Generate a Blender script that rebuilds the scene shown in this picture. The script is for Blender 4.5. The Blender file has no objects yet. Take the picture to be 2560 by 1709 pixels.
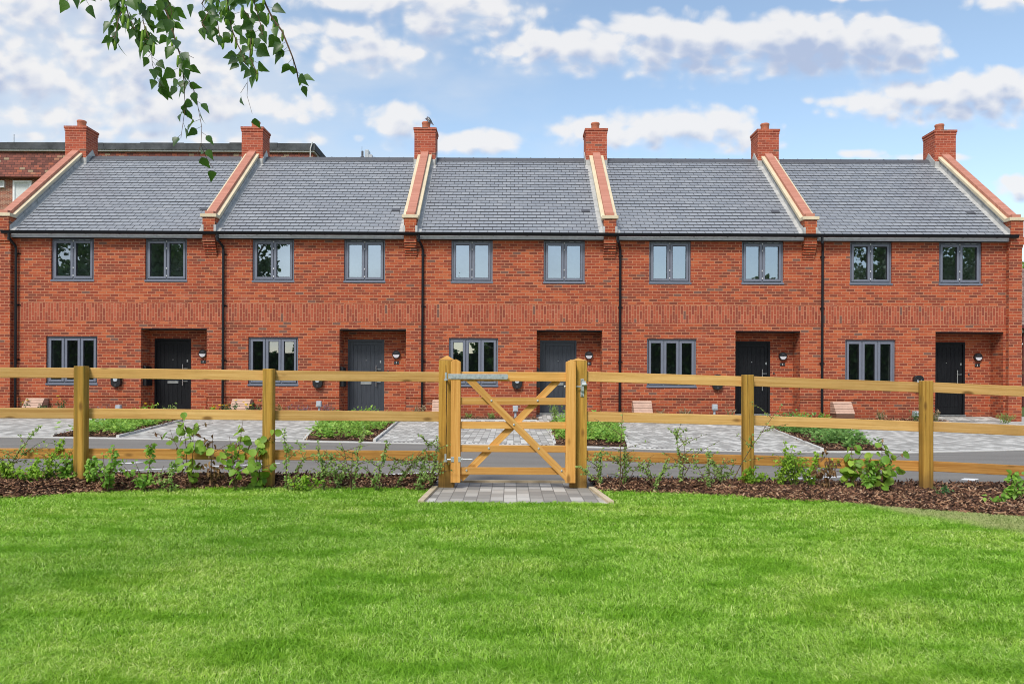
import bpy, math, random
import numpy as np
from mathutils import Vector, Matrix, Euler
random.seed(7); RNG = np.random.default_rng(11)
R = math.radians
SC = bpy.context.scene
COL = SC.collection

# ------------------------------------------------------------------ camera
F, CX, HY, EYE, TH = 1917.0, 1276.0, 950.0, 1.0625, 0.0045     # focal length etc. in photo pixels (2560 wide)
cd = bpy.data.cameras.new('camera'); cam = bpy.data.objects.new('camera', cd); COL.objects.link(cam)
cd.sensor_width = 36; cd.lens = 36 * F / 2560
cd.shift_x = (1280 - CX) / 2560; cd.shift_y = (HY - 854.5) / 2560
cd.clip_start = 0.05; cd.clip_end = 3000
cam.location = (0, 0, EYE); cam.rotation_euler = (R(90), -TH, 0)
SC.camera = cam

def at(px, py, Y):
    """photo pixel seen at depth Y -> point in metres"""
    dx, dy = px - CX, py - HY
    x, y = dx + TH * dy, dy - TH * dx
    return Vector((x / F * Y, Y, EYE - y / F * Y))
def gp(px, py, z=0.0):
    dx, dy = px - CX, py - HY
    x, y = dx + TH * dy, dy - TH * dx
    Y = (EYE - z) * F / y
    return Vector((x / F * Y, Y, z))

# ------------------------------------------------------------------ light
SUN_EL, SUN_AZ = 48, 205          # degrees; azimuth clockwise from +Y
W = bpy.data.worlds.new('World'); SC.world = W; W.use_nodes = True
def build_world():
    nt = W.node_tree; nt.nodes.clear(); N = nt.nodes.new; L = nt.links.new
    def mth(op, a, b=None, c=None, clamp=False):
        n = N('ShaderNodeMath'); n.operation = op; n.use_clamp = clamp
        for i, v in enumerate((a, b, c)):
            if v is None: continue
            if isinstance(v, (int, float)): n.inputs[i].default_value = v
            else: L(v, n.inputs[i])
        return n.outputs[0]
    tc = N('ShaderNodeTexCoord'); sp = N('ShaderNodeSeparateXYZ'); L(tc.outputs['Generated'], sp.inputs[0])
    ay = mth('ADD', mth('ABSOLUTE', sp.outputs[1]), 0.02)
    u = mth('DIVIDE', sp.outputs[0], ay); v = mth('DIVIDE', sp.outputs[2], ay)
    K = 1.0898
    E = [(1330,135,210,48,1.35),(1560,125,250,66,1.5),(1800,118,240,60,1.45),(1990,122,130,62,1.35),(1190,160,70,20,.7),
         (2140,245,230,50,1.2),(2320,228,170,56,1.2),(2180,290,150,24,.5),
         (1400,318,130,44,1.2),(1560,305,170,52,1.3),(1700,335,90,30,.7),
         (915,300,70,50,.9),(1100,340,130,34,.85),
         (1040,62,190,58,1),(880,20,240,46,1),(850,140,150,56,.8),(760,90,170,50,.7),
         (150,60,330,120,.85),(90,200,260,100,.8),(330,160,330,110,.75),(560,110,260,80,.7),(430,250,330,70,.8),(690,265,110,42,.9),(180,270,260,55,.6),
         (1950,0,120,20,.9),(2300,14,120,34,.9),(2320,440,70,34,.7),(1960,360,60,14,.7),(2080,368,120,12,.5),(420,330,500,26,.4),
         (1500,-220,420,60,1),(500,-200,600,90,1),(2300,-300,400,80,1),(-500,150,450,160,1),(3000,200,450,100,1)]
    g = bpy.data.node_groups.new('cloud_field', 'ShaderNodeTree')
    g.interface.new_socket('u', in_out='INPUT', socket_type='NodeSocketFloat')
    g.interface.new_socket('v', in_out='INPUT', socket_type='NodeSocketFloat')
    g.interface.new_socket('f', in_out='OUTPUT', socket_type='NodeSocketFloat')
    gi = g.nodes.new('NodeGroupInput'); go = g.nodes.new('NodeGroupOutput')
    def gm(op, a, b=None, c=None):
        n = g.nodes.new('ShaderNodeMath'); n.operation = op
        for i, x in enumerate((a, b, c)):
            if x is None: continue
            if isinstance(x, (int, float)): n.inputs[i].default_value = x
            else: g.links.new(x, n.inputs[i])
        return n.outputs[0]
    best = None
    for (cx, cy, rx, ry, amp) in E:
        uc, vc = (cx * K - CX) / F, (HY - cy * K) / F
        a, b = rx * K / F, ry * K / F
        du = gm('MULTIPLY_ADD', gi.outputs['u'], 1 / a, -uc / a)
        dv = gm('MULTIPLY_ADD', gi.outputs['v'], 1 / b, -vc / b)
        f = gm('SUBTRACT', amp, gm('MULTIPLY_ADD', du, du, gm('MULTIPLY', dv, dv)))
        best = f if best is None else gm('SMOOTH_MAX', best, f, 0.25)
    best = gm('MAXIMUM', best, -1.6)
    cb = g.nodes.new('ShaderNodeCombineXYZ'); g.links.new(gi.outputs['u'], cb.inputs[0]); g.links.new(gm('MULTIPLY', gi.outputs['v'], 1.35), cb.inputs[1])
    def noise(sc, det, rough):
        n = g.nodes.new('ShaderNodeTexNoise'); n.noise_dimensions = '2D'; n.inputs['Scale'].default_value = sc; n.inputs['Detail'].default_value = det
        n.inputs['Roughness'].default_value = rough; n.inputs['Distortion'].default_value = .25; g.links.new(cb.outputs[0], n.inputs['Vector']); return n.outputs[0]
    n1 = gm('MULTIPLY_ADD', noise(12, 10, .62), 1.7, -.72)
    n2 = gm('MULTIPLY_ADD', noise(3.2, 4, .5), 1.1, -.45)
    vo = g.nodes.new('ShaderNodeTexVoronoi'); vo.voronoi_dimensions = '2D'; vo.feature = 'SMOOTH_F1'; vo.inputs['Scale'].default_value = 26; vo.inputs['Smoothness'].default_value = .35; vo.inputs['Detail'].default_value = 1.0; vo.inputs['Roughness'].default_value = .55
    wob = g.nodes.new('ShaderNodeVectorMath'); wob.operation = 'MULTIPLY_ADD'; nz = g.nodes.new('ShaderNodeTexNoise'); nz.inputs['Scale'].default_value = 9; g.links.new(cb.outputs[0], nz.inputs['Vector'])
    g.links.new(nz.outputs['Color'], wob.inputs[0]); wob.inputs[1].default_value = (.05, .05, .05); g.links.new(cb.outputs[0], wob.inputs[2]); g.links.new(wob.outputs[0], vo.inputs['Vector'])
    puff = gm('MULTIPLY_ADD', vo.outputs['Distance'], -1.15, .62)
    g.links.new(gm('ADD', gm('ADD', best, puff), gm('ADD', n1, n2)), go.inputs['f'])
    def field(uu, vv):
        n = N('ShaderNodeGroup'); n.node_tree = g
        L(uu, n.inputs[0]); L(vv, n.inputs[1]); return n.outputs[0]
    f0 = field(u, v); f1 = field(mth('ADD', u, -.006), mth('ADD', v, .02))
    mask = N('ShaderNodeMapRange'); mask.interpolation_type = 'SMOOTHSTEP'
    wid = N('ShaderNodeMapRange'); L(mth('SUBTRACT', f1, f0), wid.inputs[0]); wid.inputs['From Min'].default_value = -.5; wid.inputs['From Max'].default_value = .9; wid.inputs['To Min'].default_value = .7; wid.inputs['To Max'].default_value = 2.0
    mask.inputs['From Min'].default_value = -.35; L(wid.outputs[0], mask.inputs['From Max']); L(f0, mask.inputs[0])
    hz = N('ShaderNodeTexNoise'); hz.inputs['Scale'].default_value = 4.5; hz.inputs['Detail'].default_value = 6; cbw = N('ShaderNodeCombineXYZ'); L(u, cbw.inputs[0]); L(mth('MULTIPLY', v, 2.2), cbw.inputs[1]); L(cbw.outputs[0], hz.inputs['Vector'])
    hm = N('ShaderNodeMapRange'); hm.interpolation_type = 'SMOOTHSTEP'; L(mth('ADD', hz.outputs[0], mth('MULTIPLY', u, -.55)), hm.inputs[0]); hm.inputs['From Min'].default_value = .42; hm.inputs['From Max'].default_value = .85; hm.inputs['To Max'].default_value = .62
    sh = N('ShaderNodeMapRange'); sh.inputs['From Min'].default_value = .35; sh.inputs['From Max'].default_value = 1.75; sh.interpolation_type = 'SMOOTHSTEP'; L(f1, sh.inputs[0])
    cc = N('ShaderNodeMix'); cc.data_type = 'RGBA'; L(sh.outputs[0], cc.inputs[0])
    cc.inputs[6].default_value = (7.6, 7.55, 7.6, 1); cc.inputs[7].default_value = (3.9, 4.6, 6.2, 1)
    sky = N('ShaderNodeTexSky'); sky.sky_type = 'NISHITA'; sky.sun_disc = False
    sky.sun_elevation = R(SUN_EL); sky.sun_rotation = R(SUN_AZ); sky.air_density = 1.0; sky.dust_density = 1.2; sky.ozone_density = 1.6
    gain = N('ShaderNodeMix'); gain.data_type = 'RGBA'; gain.blend_type = 'MULTIPLY'; gain.inputs[0].default_value = 1
    L(sky.outputs[0], gain.inputs[6]); gain.inputs[7].default_value = (2.2, 2.05, 1.82, 1)
    mx = N('ShaderNodeMix'); mx.data_type = 'RGBA'; L(mth('MULTIPLY', mask.outputs[0], .92), mx.inputs[0]); 
    hx = N('ShaderNodeMix'); hx.data_type = 'RGBA'; L(hm.outputs[0], hx.inputs[0]); L(gain.outputs[2], hx.inputs[6]); hx.inputs[7].default_value = (6.1, 6.6, 7.3, 1); L(hx.outputs[2], mx.inputs[6]); L(cc.outputs[2], mx.inputs[7])
    bg = N('ShaderNodeBackground'); bg.inputs[1].default_value = .1; L(mx.outputs[2], bg.inputs[0])
    o = N('ShaderNodeOutputWorld'); L(bg.outputs[0], o.inputs[0])
build_world()
sl = bpy.data.lights.new('sun', 'SUN'); sun = bpy.data.objects.new('sun', sl); COL.objects.link(sun)
sl.energy = 2.6; sl.angle = R(14); sl.color = (1, .955, .88)
_az = R(SUN_AZ); _d = Vector((math.sin(_az) * math.cos(R(SUN_EL)), math.cos(_az) * math.cos(R(SUN_EL)), math.sin(R(SUN_EL))))
sun.rotation_euler = _d.to_track_quat('Z', 'Y').to_euler(); sun.location = (-10, -10, 30)
SC.view_settings.view_transform = 'Standard'; SC.view_settings.look = 'None'; SC.view_settings.exposure = 0.25; SC.view_settings.gamma = 1
SC.cycles.pixel_filter_type = 'BLACKMAN_HARRIS'; SC.cycles.filter_width = 1.0
SC.cycles.max_bounces = 6; SC.cycles.transparent_max_bounces = 12

# ------------------------------------------------------------------ materials
def sock(nt, v, inp):
    if isinstance(v, (int, float)): inp.default_value = v
    elif isinstance(v, tuple): inp.default_value = v if len(v) == 4 or inp.type == 'VECTOR' else (*v, 1)
    else: nt.links.new(v, inp)
class M_:
    """small node helper"""
    def __init__(s, name):
        s.m = bpy.data.materials.new(name); s.m.use_nodes = True; s.nt = s.m.node_tree; s.nt.nodes.clear()
        s.out = s.nt.nodes.new('ShaderNodeOutputMaterial')
    def n(s, t, **kw):
        n = s.nt.nodes.new(t)
        for k, v in kw.items(): setattr(n, k, v)
        return n
    def math(s, op, a, b=None, c=None, clamp=False):
        n = s.n('ShaderNodeMath', operation=op, use_clamp=clamp)
        for i, v in enumerate((a, b, c)):
            if v is not None: sock(s.nt, v, n.inputs[i])
        return n.outputs[0]
    def mix(s, f, a, b, blend='MIX'):
        n = s.n('ShaderNodeMix', data_type='RGBA', blend_type=blend); sock(s.nt, f, n.inputs[0]); sock(s.nt, a, n.inputs[6]); sock(s.nt, b, n.inputs[7]); return n.outputs[2]
    def ramp(s, f, stops, interp='LINEAR'):
        n = s.n('ShaderNodeValToRGB'); r = n.color_ramp; r.interpolation = interp
        while len(r.elements) < len(stops): r.elements.new(.5)
        for e, (p, c) in zip(r.elements, stops): e.position = p; e.color = (*c, 1)
        sock(s.nt, f, n.inputs[0]); return n.outputs[0]
    def noise(s, vec, scale, detail=4, rough=.55, dist=0):
        n = s.n('ShaderNodeTexNoise'); n.inputs['Scale'].default_value = scale; n.inputs['Detail'].default_value = detail
        n.inputs['Roughness'].default_value = rough; n.inputs['Distortion'].default_value = dist
        if vec is not None: s.nt.links.new(vec, n.inputs['Vector'])
        return n.outputs[0]
    def obj(s): return s.n('ShaderNodeTexCoord').outputs['Object']
    def pos(s): return s.n('ShaderNodeNewGeometry').outputs['Position']
    def scale(s, vec, sc):
        n = s.n('ShaderNodeVectorMath', operation='MULTIPLY'); sock(s.nt, vec, n.inputs[0]); n.inputs[1].default_value = sc; return n.outputs[0]
    def sep(s, vec):
        n = s.n('ShaderNodeSeparateXYZ'); s.nt.links.new(vec, n.inputs[0]); return n.outputs
    def comb(s, x, y, z):
        n = s.n('ShaderNodeCombineXYZ'); sock(s.nt, x, n.inputs[0]); sock(s.nt, y, n.inputs[1]); sock(s.nt, z, n.inputs[2]); return n.outputs[0]
    def wn(s, vec, dim='3D'):
        n = s.n('ShaderNodeTexWhiteNoise', noise_dimensions=dim); s.nt.links.new(vec, n.inputs[0]); return n.outputs
    def maprange(s, v, a, b, c=0, d=1, smooth=True):
        n = s.n('ShaderNodeMapRange', interpolation_type='SMOOTHSTEP' if smooth else 'LINEAR')
        sock(s.nt, v, n.inputs[0])
        for i, x in enumerate((a, b, c, d)): n.inputs[i + 1].default_value = x
        return n.outputs[0]
    def bump(s, h, st, dist=.01):
        n = s.n('ShaderNodeBump'); n.inputs['Strength'].default_value = st; n.inputs['Distance'].default_value = dist; s.nt.links.new(h, n.inputs['Height']); return n.outputs[0]
    def bsdf(s, color, rough=.7, spec=.3, normal=None, metal=0, trans=None):
        b = s.n('ShaderNodeBsdfPrincipled'); sock(s.nt, color, b.inputs['Base Color']); sock(s.nt, rough, b.inputs['Roughness'])
        sock(s.nt, spec, b.inputs['Specular IOR Level']); b.inputs['Metallic'].default_value = metal
        if normal is not None: s.nt.links.new(normal, b.inputs['Normal'])
        r = b.outputs[0]
        if trans is not None:
            t = s.n('ShaderNodeBsdfTranslucent'); sock(s.nt, trans[1], t.inputs[0])
            mx = s.n('ShaderNodeMixShader'); mx.inputs[0].default_value = trans[0]; s.nt.links.new(r, mx.inputs[1]); s.nt.links.new(t.outputs[0], mx.inputs[2]); r = mx.outputs[0]
        s.nt.links.new(r, s.out.inputs[0]); return s.m

def plain(name, c, rough=.6, spec=.3, metal=0, var=.12, sc=8, bump=0):
    m = M_(name); p = m.pos(); n = m.noise(p, sc, 5, .6)
    k = m.maprange(n, .3, .7, 1 - var, 1 + var, False)
    col = m.mix(1.0, c, m.comb(k, k, k), 'MULTIPLY')
    nm = m.bump(m.noise(p, sc * 14, 3), bump, .004) if bump else None
    return m.bsdf(col, rough, spec, nm, metal)

def bricks(m, u, v, bw, bh, mo, seed=0.0, wob=0):
    """mortar mask (1 = brick), two randoms per brick"""
    rw = m.math('DIVIDE', v, bh); row = m.math('FLOOR', rw)
    off = m.math('MULTIPLY', m.math('MODULO', m.math('ABSOLUTE', row), 2.0), .5)
    jit = m.math('MULTIPLY', m.wn(m.comb(row, seed, 3.3))[0], .12)
    cu = m.math('ADD', m.math('ADD', m.math('DIVIDE', u, bw), off), jit); colm = m.math('FLOOR', cu)
    fu, fv = m.math('SUBTRACT', cu, colm), m.math('SUBTRACT', rw, row)
    eu = m.math('MULTIPLY', m.math('MINIMUM', fu, m.math('SUBTRACT', 1.0, fu)), bw)
    ev = m.math('MULTIPLY', m.math('MINIMUM', fv, m.math('SUBTRACT', 1.0, fv)), bh)
    e = m.math('MINIMUM', eu, ev)
    mask = m.maprange(e, mo * .5 - .0015, mo * .5 + .0015)
    w = m.wn(m.comb(colm, row, seed))
    w2 = m.wn(m.comb(colm, row, seed + 17.7))
    return mask, w[0], w2[0], e

BRICK = [(0, (.11, .029, .019)), (.12, (.16, .028, .017)), (.35, (.225, .034, .015)), (.6, (.30, .049, .018)), (.85, (.385, .074, .024)), (1, (.44, .11, .04))]
def wall_uv(m):
    p = m.sep(m.pos()); nrm = m.sep(m.n('ShaderNodeNewGeometry').outputs['True Normal'])
    ax = m.math('GREATER_THAN', m.math('ABSOLUTE', nrm[0]), .6)
    az = m.math('GREATER_THAN', m.math('ABSOLUTE', nrm[2]), .8)
    u = m.math('ADD', m.math('MULTIPLY', p[1], ax), m.math('MULTIPLY', p[0], m.math('SUBTRACT', 1.0, ax)))
    v = m.math('ADD', m.math('MULTIPLY', p[1], az), m.math('MULTIPLY', p[2], m.math('SUBTRACT', 1.0, az)))
    return u, v
def brick_mat(name, bw=.225, bh=.075, mo=.0145, swap=False, stops=BRICK, mortar=(.48, .22, .125), seed=1.0, vofs=0.0, joint=True, dark=0):
    m = M_(name); u, v = wall_uv(m)
    v = m.math('ADD', v, 40 * bh + vofs); u = m.math('ADD', u, 60.0)
    if swap: u, v = v, u
    p = m.pos()
    wb = m.math('MULTIPLY_ADD', m.noise(p, 14, 2), .006, -.003)
    if swap:      # stacked soldiers: no stagger wanted inside a row
        mask, w1, w2, e = bricks(m, m.math('ADD', u, 0.0), v, bw, bh, mo, seed)
    else:
        mask, w1, w2, e = bricks(m, m.math('ADD', u, wb), m.math('ADD', v, wb), bw, bh, mo, seed)
    big = m.noise(p, .55, 3); fine = m.noise(p, 60, 3, .7)
    t = m.math('ADD', m.math('MULTIPLY_ADD', w1, .98, .0), m.math('MULTIPLY_ADD', big, .5, -.25), clamp=True)
    c = m.ramp(t, stops)
    c = m.mix(m.maprange(fine, .3, .75, 0, .38, False), c, (.50, .17, .10), 'MIX')
    c = m.mix(m.math('GREATER_THAN', w2, .985), c, (.17, .085, .065))
    mort = m.mix(m.noise(p, 3.5, 4), tuple(x * .72 for x in mortar), tuple(min(1, x * 1.2) for x in mortar))
    c = m.mix(mask, mort, c)
    eff = m.maprange(m.noise(m.scale(p, (1, 1, 2.2)), 1.3, 5, .62), .60, .78, 0, .2)
    c = m.mix(eff, c, (.60, .34, .25))
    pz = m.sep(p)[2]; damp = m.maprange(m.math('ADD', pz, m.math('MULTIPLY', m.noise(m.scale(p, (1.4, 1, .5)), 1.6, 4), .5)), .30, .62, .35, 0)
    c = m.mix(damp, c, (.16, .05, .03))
    h = m.math('ADD', m.math('MULTIPLY', mask, 1.0), m.math('MULTIPLY', fine, .35))
    h = m.math('ADD', h, m.math('MULTIPLY', w2, .25))
    return m.bsdf(c, .85, .2, m.bump(h, .55, .006))
MAT = {}
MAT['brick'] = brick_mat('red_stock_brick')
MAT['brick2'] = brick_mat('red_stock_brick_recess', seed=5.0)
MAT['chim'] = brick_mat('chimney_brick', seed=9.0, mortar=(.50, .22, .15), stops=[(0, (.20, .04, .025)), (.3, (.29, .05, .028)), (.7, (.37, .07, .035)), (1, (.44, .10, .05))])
SOLD = [(0, (.18, .038, .025)), (.2, (.22, .040, .024)), (.4, (.27, .05, .026)), (.75, (.34, .07, .034)), (1, (.40, .10, .055))]  # random dark bricks paint in the alternating shadows of the staggered soldiers
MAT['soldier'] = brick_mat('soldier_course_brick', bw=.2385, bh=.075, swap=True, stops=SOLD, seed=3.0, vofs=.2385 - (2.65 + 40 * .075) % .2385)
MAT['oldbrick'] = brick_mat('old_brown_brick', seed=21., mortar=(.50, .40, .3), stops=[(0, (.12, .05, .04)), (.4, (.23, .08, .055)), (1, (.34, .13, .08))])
def tile_mat(name, bw, bh, stops, gap=.004, mort=(.05, .03, .03)):
    m = M_(name); p = m.sep(m.pos())
    mask, w1, w2, e = bricks(m, m.math('ADD', p[0], 90.0), m.math('ADD', p[2], 5.0), bw, bh, gap, 2.0)
    c = m.mix(mask, mort, m.ramp(w1, stops))
    return m.bsdf(c, .8, .2, m.bump(mask, .6, .02))
MAT['hungtile'] = tile_mat('hung_clay_tiles', .35, .16, [(0, (.12, .05, .04)), (.35, (.19, .07, .055)), (.75, (.27, .095, .07)), (.92, (.38, .12, .07)), (.95, (.33, .24, .16)), (1, (.33, .24, .16))], .02)
MAT['browntile'] = tile_mat('brown_roof_tiles', .17, .09, [(0, (.12, .085, .075)), (.5, (.2, .15, .13)), (1, (.28, .2, .17))], .012)
# pavers: long side runs away from the houses' front
def paver_mat(name, stops, joint=(.2, .19, .175)):
    m = M_(name); p = m.sep(m.pos())
    mask, w1, w2, e = bricks(m, m.math('ADD', p[1], 40.0), m.math('ADD', p[0], 60.0), .21, .118, .008, 4.0)
    c = m.mix(m.noise(m.pos(), 45, 4, .7), m.mix(1.0, m.ramp(w1, stops), (.82, .82, .82), 'MULTIPLY'), m.ramp(w1, stops))
    st = m.maprange(m.noise(m.pos(), .7, 4), .35, .7, .86, 1.06, False)
    c = m.mix(1.0, m.mix(mask, joint, c), m.comb(st, st, st), 'MULTIPLY')
    return m.bsdf(c, .85, .2, m.bump(m.math('ADD', mask, m.math('MULTIPLY', w2, .4)), .4, .006))
MAT['paver'] = paver_mat('grey_block_paving', [(0, (.36, .35, .325)), (.35, (.42, .41, .38)), (.6, (.50, .49, .455)), (.66, (.62, .61, .57)), (1, (.68, .665, .62))])
MAT['paver_path'] = paver_mat('gate_block_paving', [(0, (.27, .26, .24)), (.5, (.39, .37, .335)), (.75, (.52, .50, .46)), (1, (.64, .62, .57))])
def asphalt():
    m = M_('asphalt'); p = m.pos()
    sp = m.noise(p, 260, 2, .7); pt = m.noise(m.scale(p, (.35, 1.6, 1)), 1.6, 5, .6)
    c = m.ramp(m.math('ADD', m.math('MULTIPLY', sp, .6), m.math('MULTIPLY', pt, .4)), [(.25, (.132, .124, .112)), (.5, (.195, .184, .168)), (.75, (.275, .26, .238))])
    band = m.maprange(m.noise(m.scale(p, (.12, 2.4, 1)), 2.2, 3), .55, .7, 0, .35)
    c = m.mix(band, c, (.31, .295, .275))
    return m.bsdf(c, .85, .25, m.bump(sp, .35, .004))
MAT['asphalt'] = asphalt()
def slate():
    m = M_('roof_slate'); g = m.n('ShaderNodeNewGeometry'); rnd = g.outputs['Random Per Island']; p = g.outputs['Position']
    c = m.ramp(rnd, [(0, (.245, .262, .29)), (.5, (.265, .282, .31)), (1, (.29, .305, .33))])
    w = m.noise(p, .8, 3); c = m.mix(m.maprange(w, .4, .75, 0, .45), c, (.235, .245, .275))
    sl_ = m.sep(g.outputs['True Normal']); c = m.mix(m.math('LESS_THAN', sl_[2], .3), c, (.06, .063, .075))  # steep faces coloured dark to draw the shadow line at each slate tail
    return m.bsdf(c, m.math('MULTIPLY_ADD', rnd, .15, .38), .5, m.bump(m.noise(m.scale(p, (1, 3, 3)), 22, 4), .25, .004))
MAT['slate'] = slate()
MAT['joint'] = plain('slate_gap_shade', (.06, .063, .075), .9)  # dark strips laid in the slate gaps, painting the shade of their depth
MAT['ridge'] = plain('ridge_tile', (.085, .088, .10), .5, .4)
MAT['lead'] = plain('lead_flashing', (.43, .43, .42), .5, .4, 0, .22, 5)
MAT['stone'] = plain('cream_coping_stone', (.62, .53, .37), .8, .2, 0, .12, 3, .2)
def copingbrick():
    m = M_('coping_brick'); p = m.sep(m.pos())
    s = m.math('DIVIDE', p[1], .058); fr = m.math('FRACT', s); w = m.wn(m.comb(m.math('FLOOR', s), 0.0, 0.0))
    nz = m.sep(m.n('ShaderNodeNewGeometry').outputs['True Normal'])
    mask = m.maprange(m.math('MINIMUM', fr, m.math('SUBTRACT', 1.0, fr)), .05, .12)
    c = m.ramp(w[0], [(0, (.43, .185, .13)), (1, (.52, .24, .175))])
    c = m.mix(mask, (.36, .15, .11), c)
    return m.bsdf(c, .8, .2, m.bump(mask, .5, .005))
MAT['copbrick'] = copingbrick()
MAT['pot'] = plain('terracotta_pot', (.45, .15, .085), .7)
MAT['mortarcap'] = plain('mortar_flaunching', (.62, .6, .56), .9)
MAT['gutter'] = plain('black_plastic', (.006, .007, .010), .35, .3)
MAT['fascia'] = plain('grey_fascia', (.62, .65, .72), .5, .4)
MAT['frame'] = plain('grey_window_frame', (.155, .17, .215), .4, .5, 0, .06)
MAT['gasket'] = plain('black_gasket', (.012, .012, .014), .6)
MAT['steel'] = plain('brushed_steel', (.62, .62, .62), .3, .5, .9)
MAT['galv'] = plain('galvanised_steel', (.52, .56, .58), .42, .5, .55, .22, 30)
MAT['white'] = plain('white_plastic', (.75, .76, .76), .5)
MAT['greybox'] = plain('pale_grey_plastic', (.42, .46, .5), .5)
MAT['black'] = plain('black_plastic_case', (.014, .014, .016), .35, .5)
MAT['beige'] = plain('beige_plastic', (.50, .33, .25), .6)
MAT['brown'] = plain('brown_plastic', (.17, .09, .06), .6)
MAT['opal'] = plain('opal_lens', (.62, .62, .66), .35, .5)
MAT['plaster'] = plain('interior_plaster', (.5, .53, .52), .9)
MAT['conc'] = plain('concrete_kerb', (.56, .55, .52), .9, .2, 0, .1, 6, .2)
MAT['edging'] = plain('timber_edging', (.56, .47, .33), .9, .2, 0, .15, 8)
MAT['paint'] = plain('road_paint', (.72, .72, .72), .8, .2, 0, .15, 30)
MAT['felt'] = plain('roof_felt', (.075, .08, .085), .9, .2, 0, .35, 2)
MAT['soil'] = plain('dark_soil', (.055, .032, .022), .95, .1, 0, .5, 9, .5)
MAT['earth'] = plain('earth', (.09, .12, .04), .95, .1)
MAT['bark'] = plain('bark', (.11, .08, .06), .9, .2, 0, .3, 10)
MAT['birchbark'] = plain('birch_bark', (.36, .33, .29), .9, .2, 0, .4, 12)
MAT['stem'] = plain('thin_stem', (.12, .075, .045), .8, .2)
MAT['gstem'] = plain('green_stem', (.12, .16, .05), .8, .2)
def door_mat():
    m = M_('dark_door'); p = m.pos(); g = m.noise(m.scale(p, (30, 30, 2)), 1.5, 4)
    return m.bsdf(m.ramp(g, [(.3, (.005, .005, .007)), (.7, (.011, .012, .014))]), .42, .22, m.bump(g, .15, .003))
MAT['door'] = door_mat()
def door_reflection_tint():  # same anthracite as the other doors; differing reflections put into a bluer base colour
    m = M_('reflection_tinted_door'); p = m.pos(); g = m.noise(m.scale(p, (30, 30, 2)), 1.5, 4)
    return m.bsdf(m.ramp(g, [(.3, (.032, .037, .048)), (.7, (.047, .054, .068))]), .38, .45, m.bump(g, .15, .003))
MAT['door_reflection_tint'] = door_reflection_tint()
def glass():
    m = M_('window_glass'); gl = m.n('ShaderNodeBsdfGlossy'); gl.inputs['Roughness'].default_value = .01; gl.inputs['Color'].default_value = (.62, .70, .80, 1)
    tr = m.n('ShaderNodeBsdfTransparent'); tr.inputs[0].default_value = (.78, .84, .83, 1)
    m.nt.links.new(m.bump(m.noise(m.pos(), 1.6, 1), .02, .02), gl.inputs['Normal'])
    mx = m.n('ShaderNodeMixShader'); mx.inputs[0].default_value = .42
    m.nt.links.new(tr.outputs[0], mx.inputs[1]); m.nt.links.new(gl.outputs[0], mx.inputs[2]); m.nt.links.new(mx.outputs[0], m.out.inputs[0]); return m.m
MAT['glass'] = glass()
def wood(name, axis, light, mid, dark, stain=0.0):
    m = M_(name); oi = m.n('ShaderNodeObjectInfo').outputs['Random']
    p = m.obj(); va = m.n('ShaderNodeVectorMath', operation='ADD'); m.nt.links.new(p, va.inputs[0])
    m.nt.links.new(m.comb(m.math('MULTIPLY', oi, 31.0), m.math('MULTIPLY', oi, 17.0), m.math('MULTIPLY', oi, 53.0)), va.inputs[1])
    q = va.outputs[0]
    st = {'x': (.6, 30, 30), 'z': (26, 26, .7)}[axis]; kst = {'x': (2.7, 6.5, 6.5), 'z': (6.5, 6.5, 2.7)}[axis]
    wv = m.noise(m.scale(q, st), 1.5, 5, .6, .6); fine = m.noise(m.scale(q, tuple(x * 4 for x in st)), 2.5, 3, .6)
    t = m.math('ADD', m.math('MULTIPLY', wv, .75), m.math('MULTIPLY', fine, .25))
    c = m.ramp(t, [(.3, dark), (.48, mid), (.62, light)])
    vo = m.n('ShaderNodeTexVoronoi'); vo.inputs['Scale'].default_value = 1.0; m.nt.links.new(m.scale(q, kst), vo.inputs['Vector'])
    k = m.maprange(vo.outputs['Distance'], .07, .19, 1, 0); k = m.math('MULTIPLY', k, m.maprange(m.sep(m.wn(vo.outputs['Position'])[1])[0], .35, .5)); c = m.mix(m.math('MULTIPLY', k, .85), c, (.15, .07, .018))
    gs = m.maprange(m.noise(q, 1.7, 5, .65), .5, .68, 0, .28); c = m.mix(gs, c, tuple(x * f for x, f in zip(mid, (.62, .66, .6))))
    if stain:
        s = m.maprange(m.noise(m.scale(q, tuple(x * .35 for x in st)), 2.2, 5, .7), .47, .62, 0, stain); c = m.mix(s, c, (.15, .105, .018)); s2 = m.maprange(m.noise(m.scale(q, tuple(x * .5 for x in st)), 3.1, 5, .7), .6, .68, 0, .7); c = m.mix(s2, c, (.10, .06, .012)); wz = m.sep(m.pos())[2]; c = m.mix(m.maprange(m.math('ADD', wz, m.math('MULTIPLY', m.noise(q, 9, 3), .16)), .12, .36, .6, 0), c, (.14, .085, .035))
    v = m.math('MULTIPLY_ADD', oi, .3, .85); c = m.mix(1.0, c, m.comb(v, v, v), 'MULTIPLY')
    return m.bsdf(c, .72, .25, m.bump(t, .3, .004))
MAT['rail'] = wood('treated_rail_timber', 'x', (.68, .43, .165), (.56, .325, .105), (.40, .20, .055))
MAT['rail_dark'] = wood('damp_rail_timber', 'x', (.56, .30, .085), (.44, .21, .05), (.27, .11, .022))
MAT['post'] = wood('treated_post_timber', 'z', (.56, .33, .07), (.44, .24, .042), (.27, .135, .022), .6)
MAT['gwood_x'] = wood('gate_timber_x', 'x', (.70, .41, .13), (.60, .31, .08), (.45, .205, .045))
MAT['gwood_z'] = wood('gate_timber_z', 'z', (.68, .38, .115), (.57, .285, .07), (.43, .19, .04))
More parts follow.
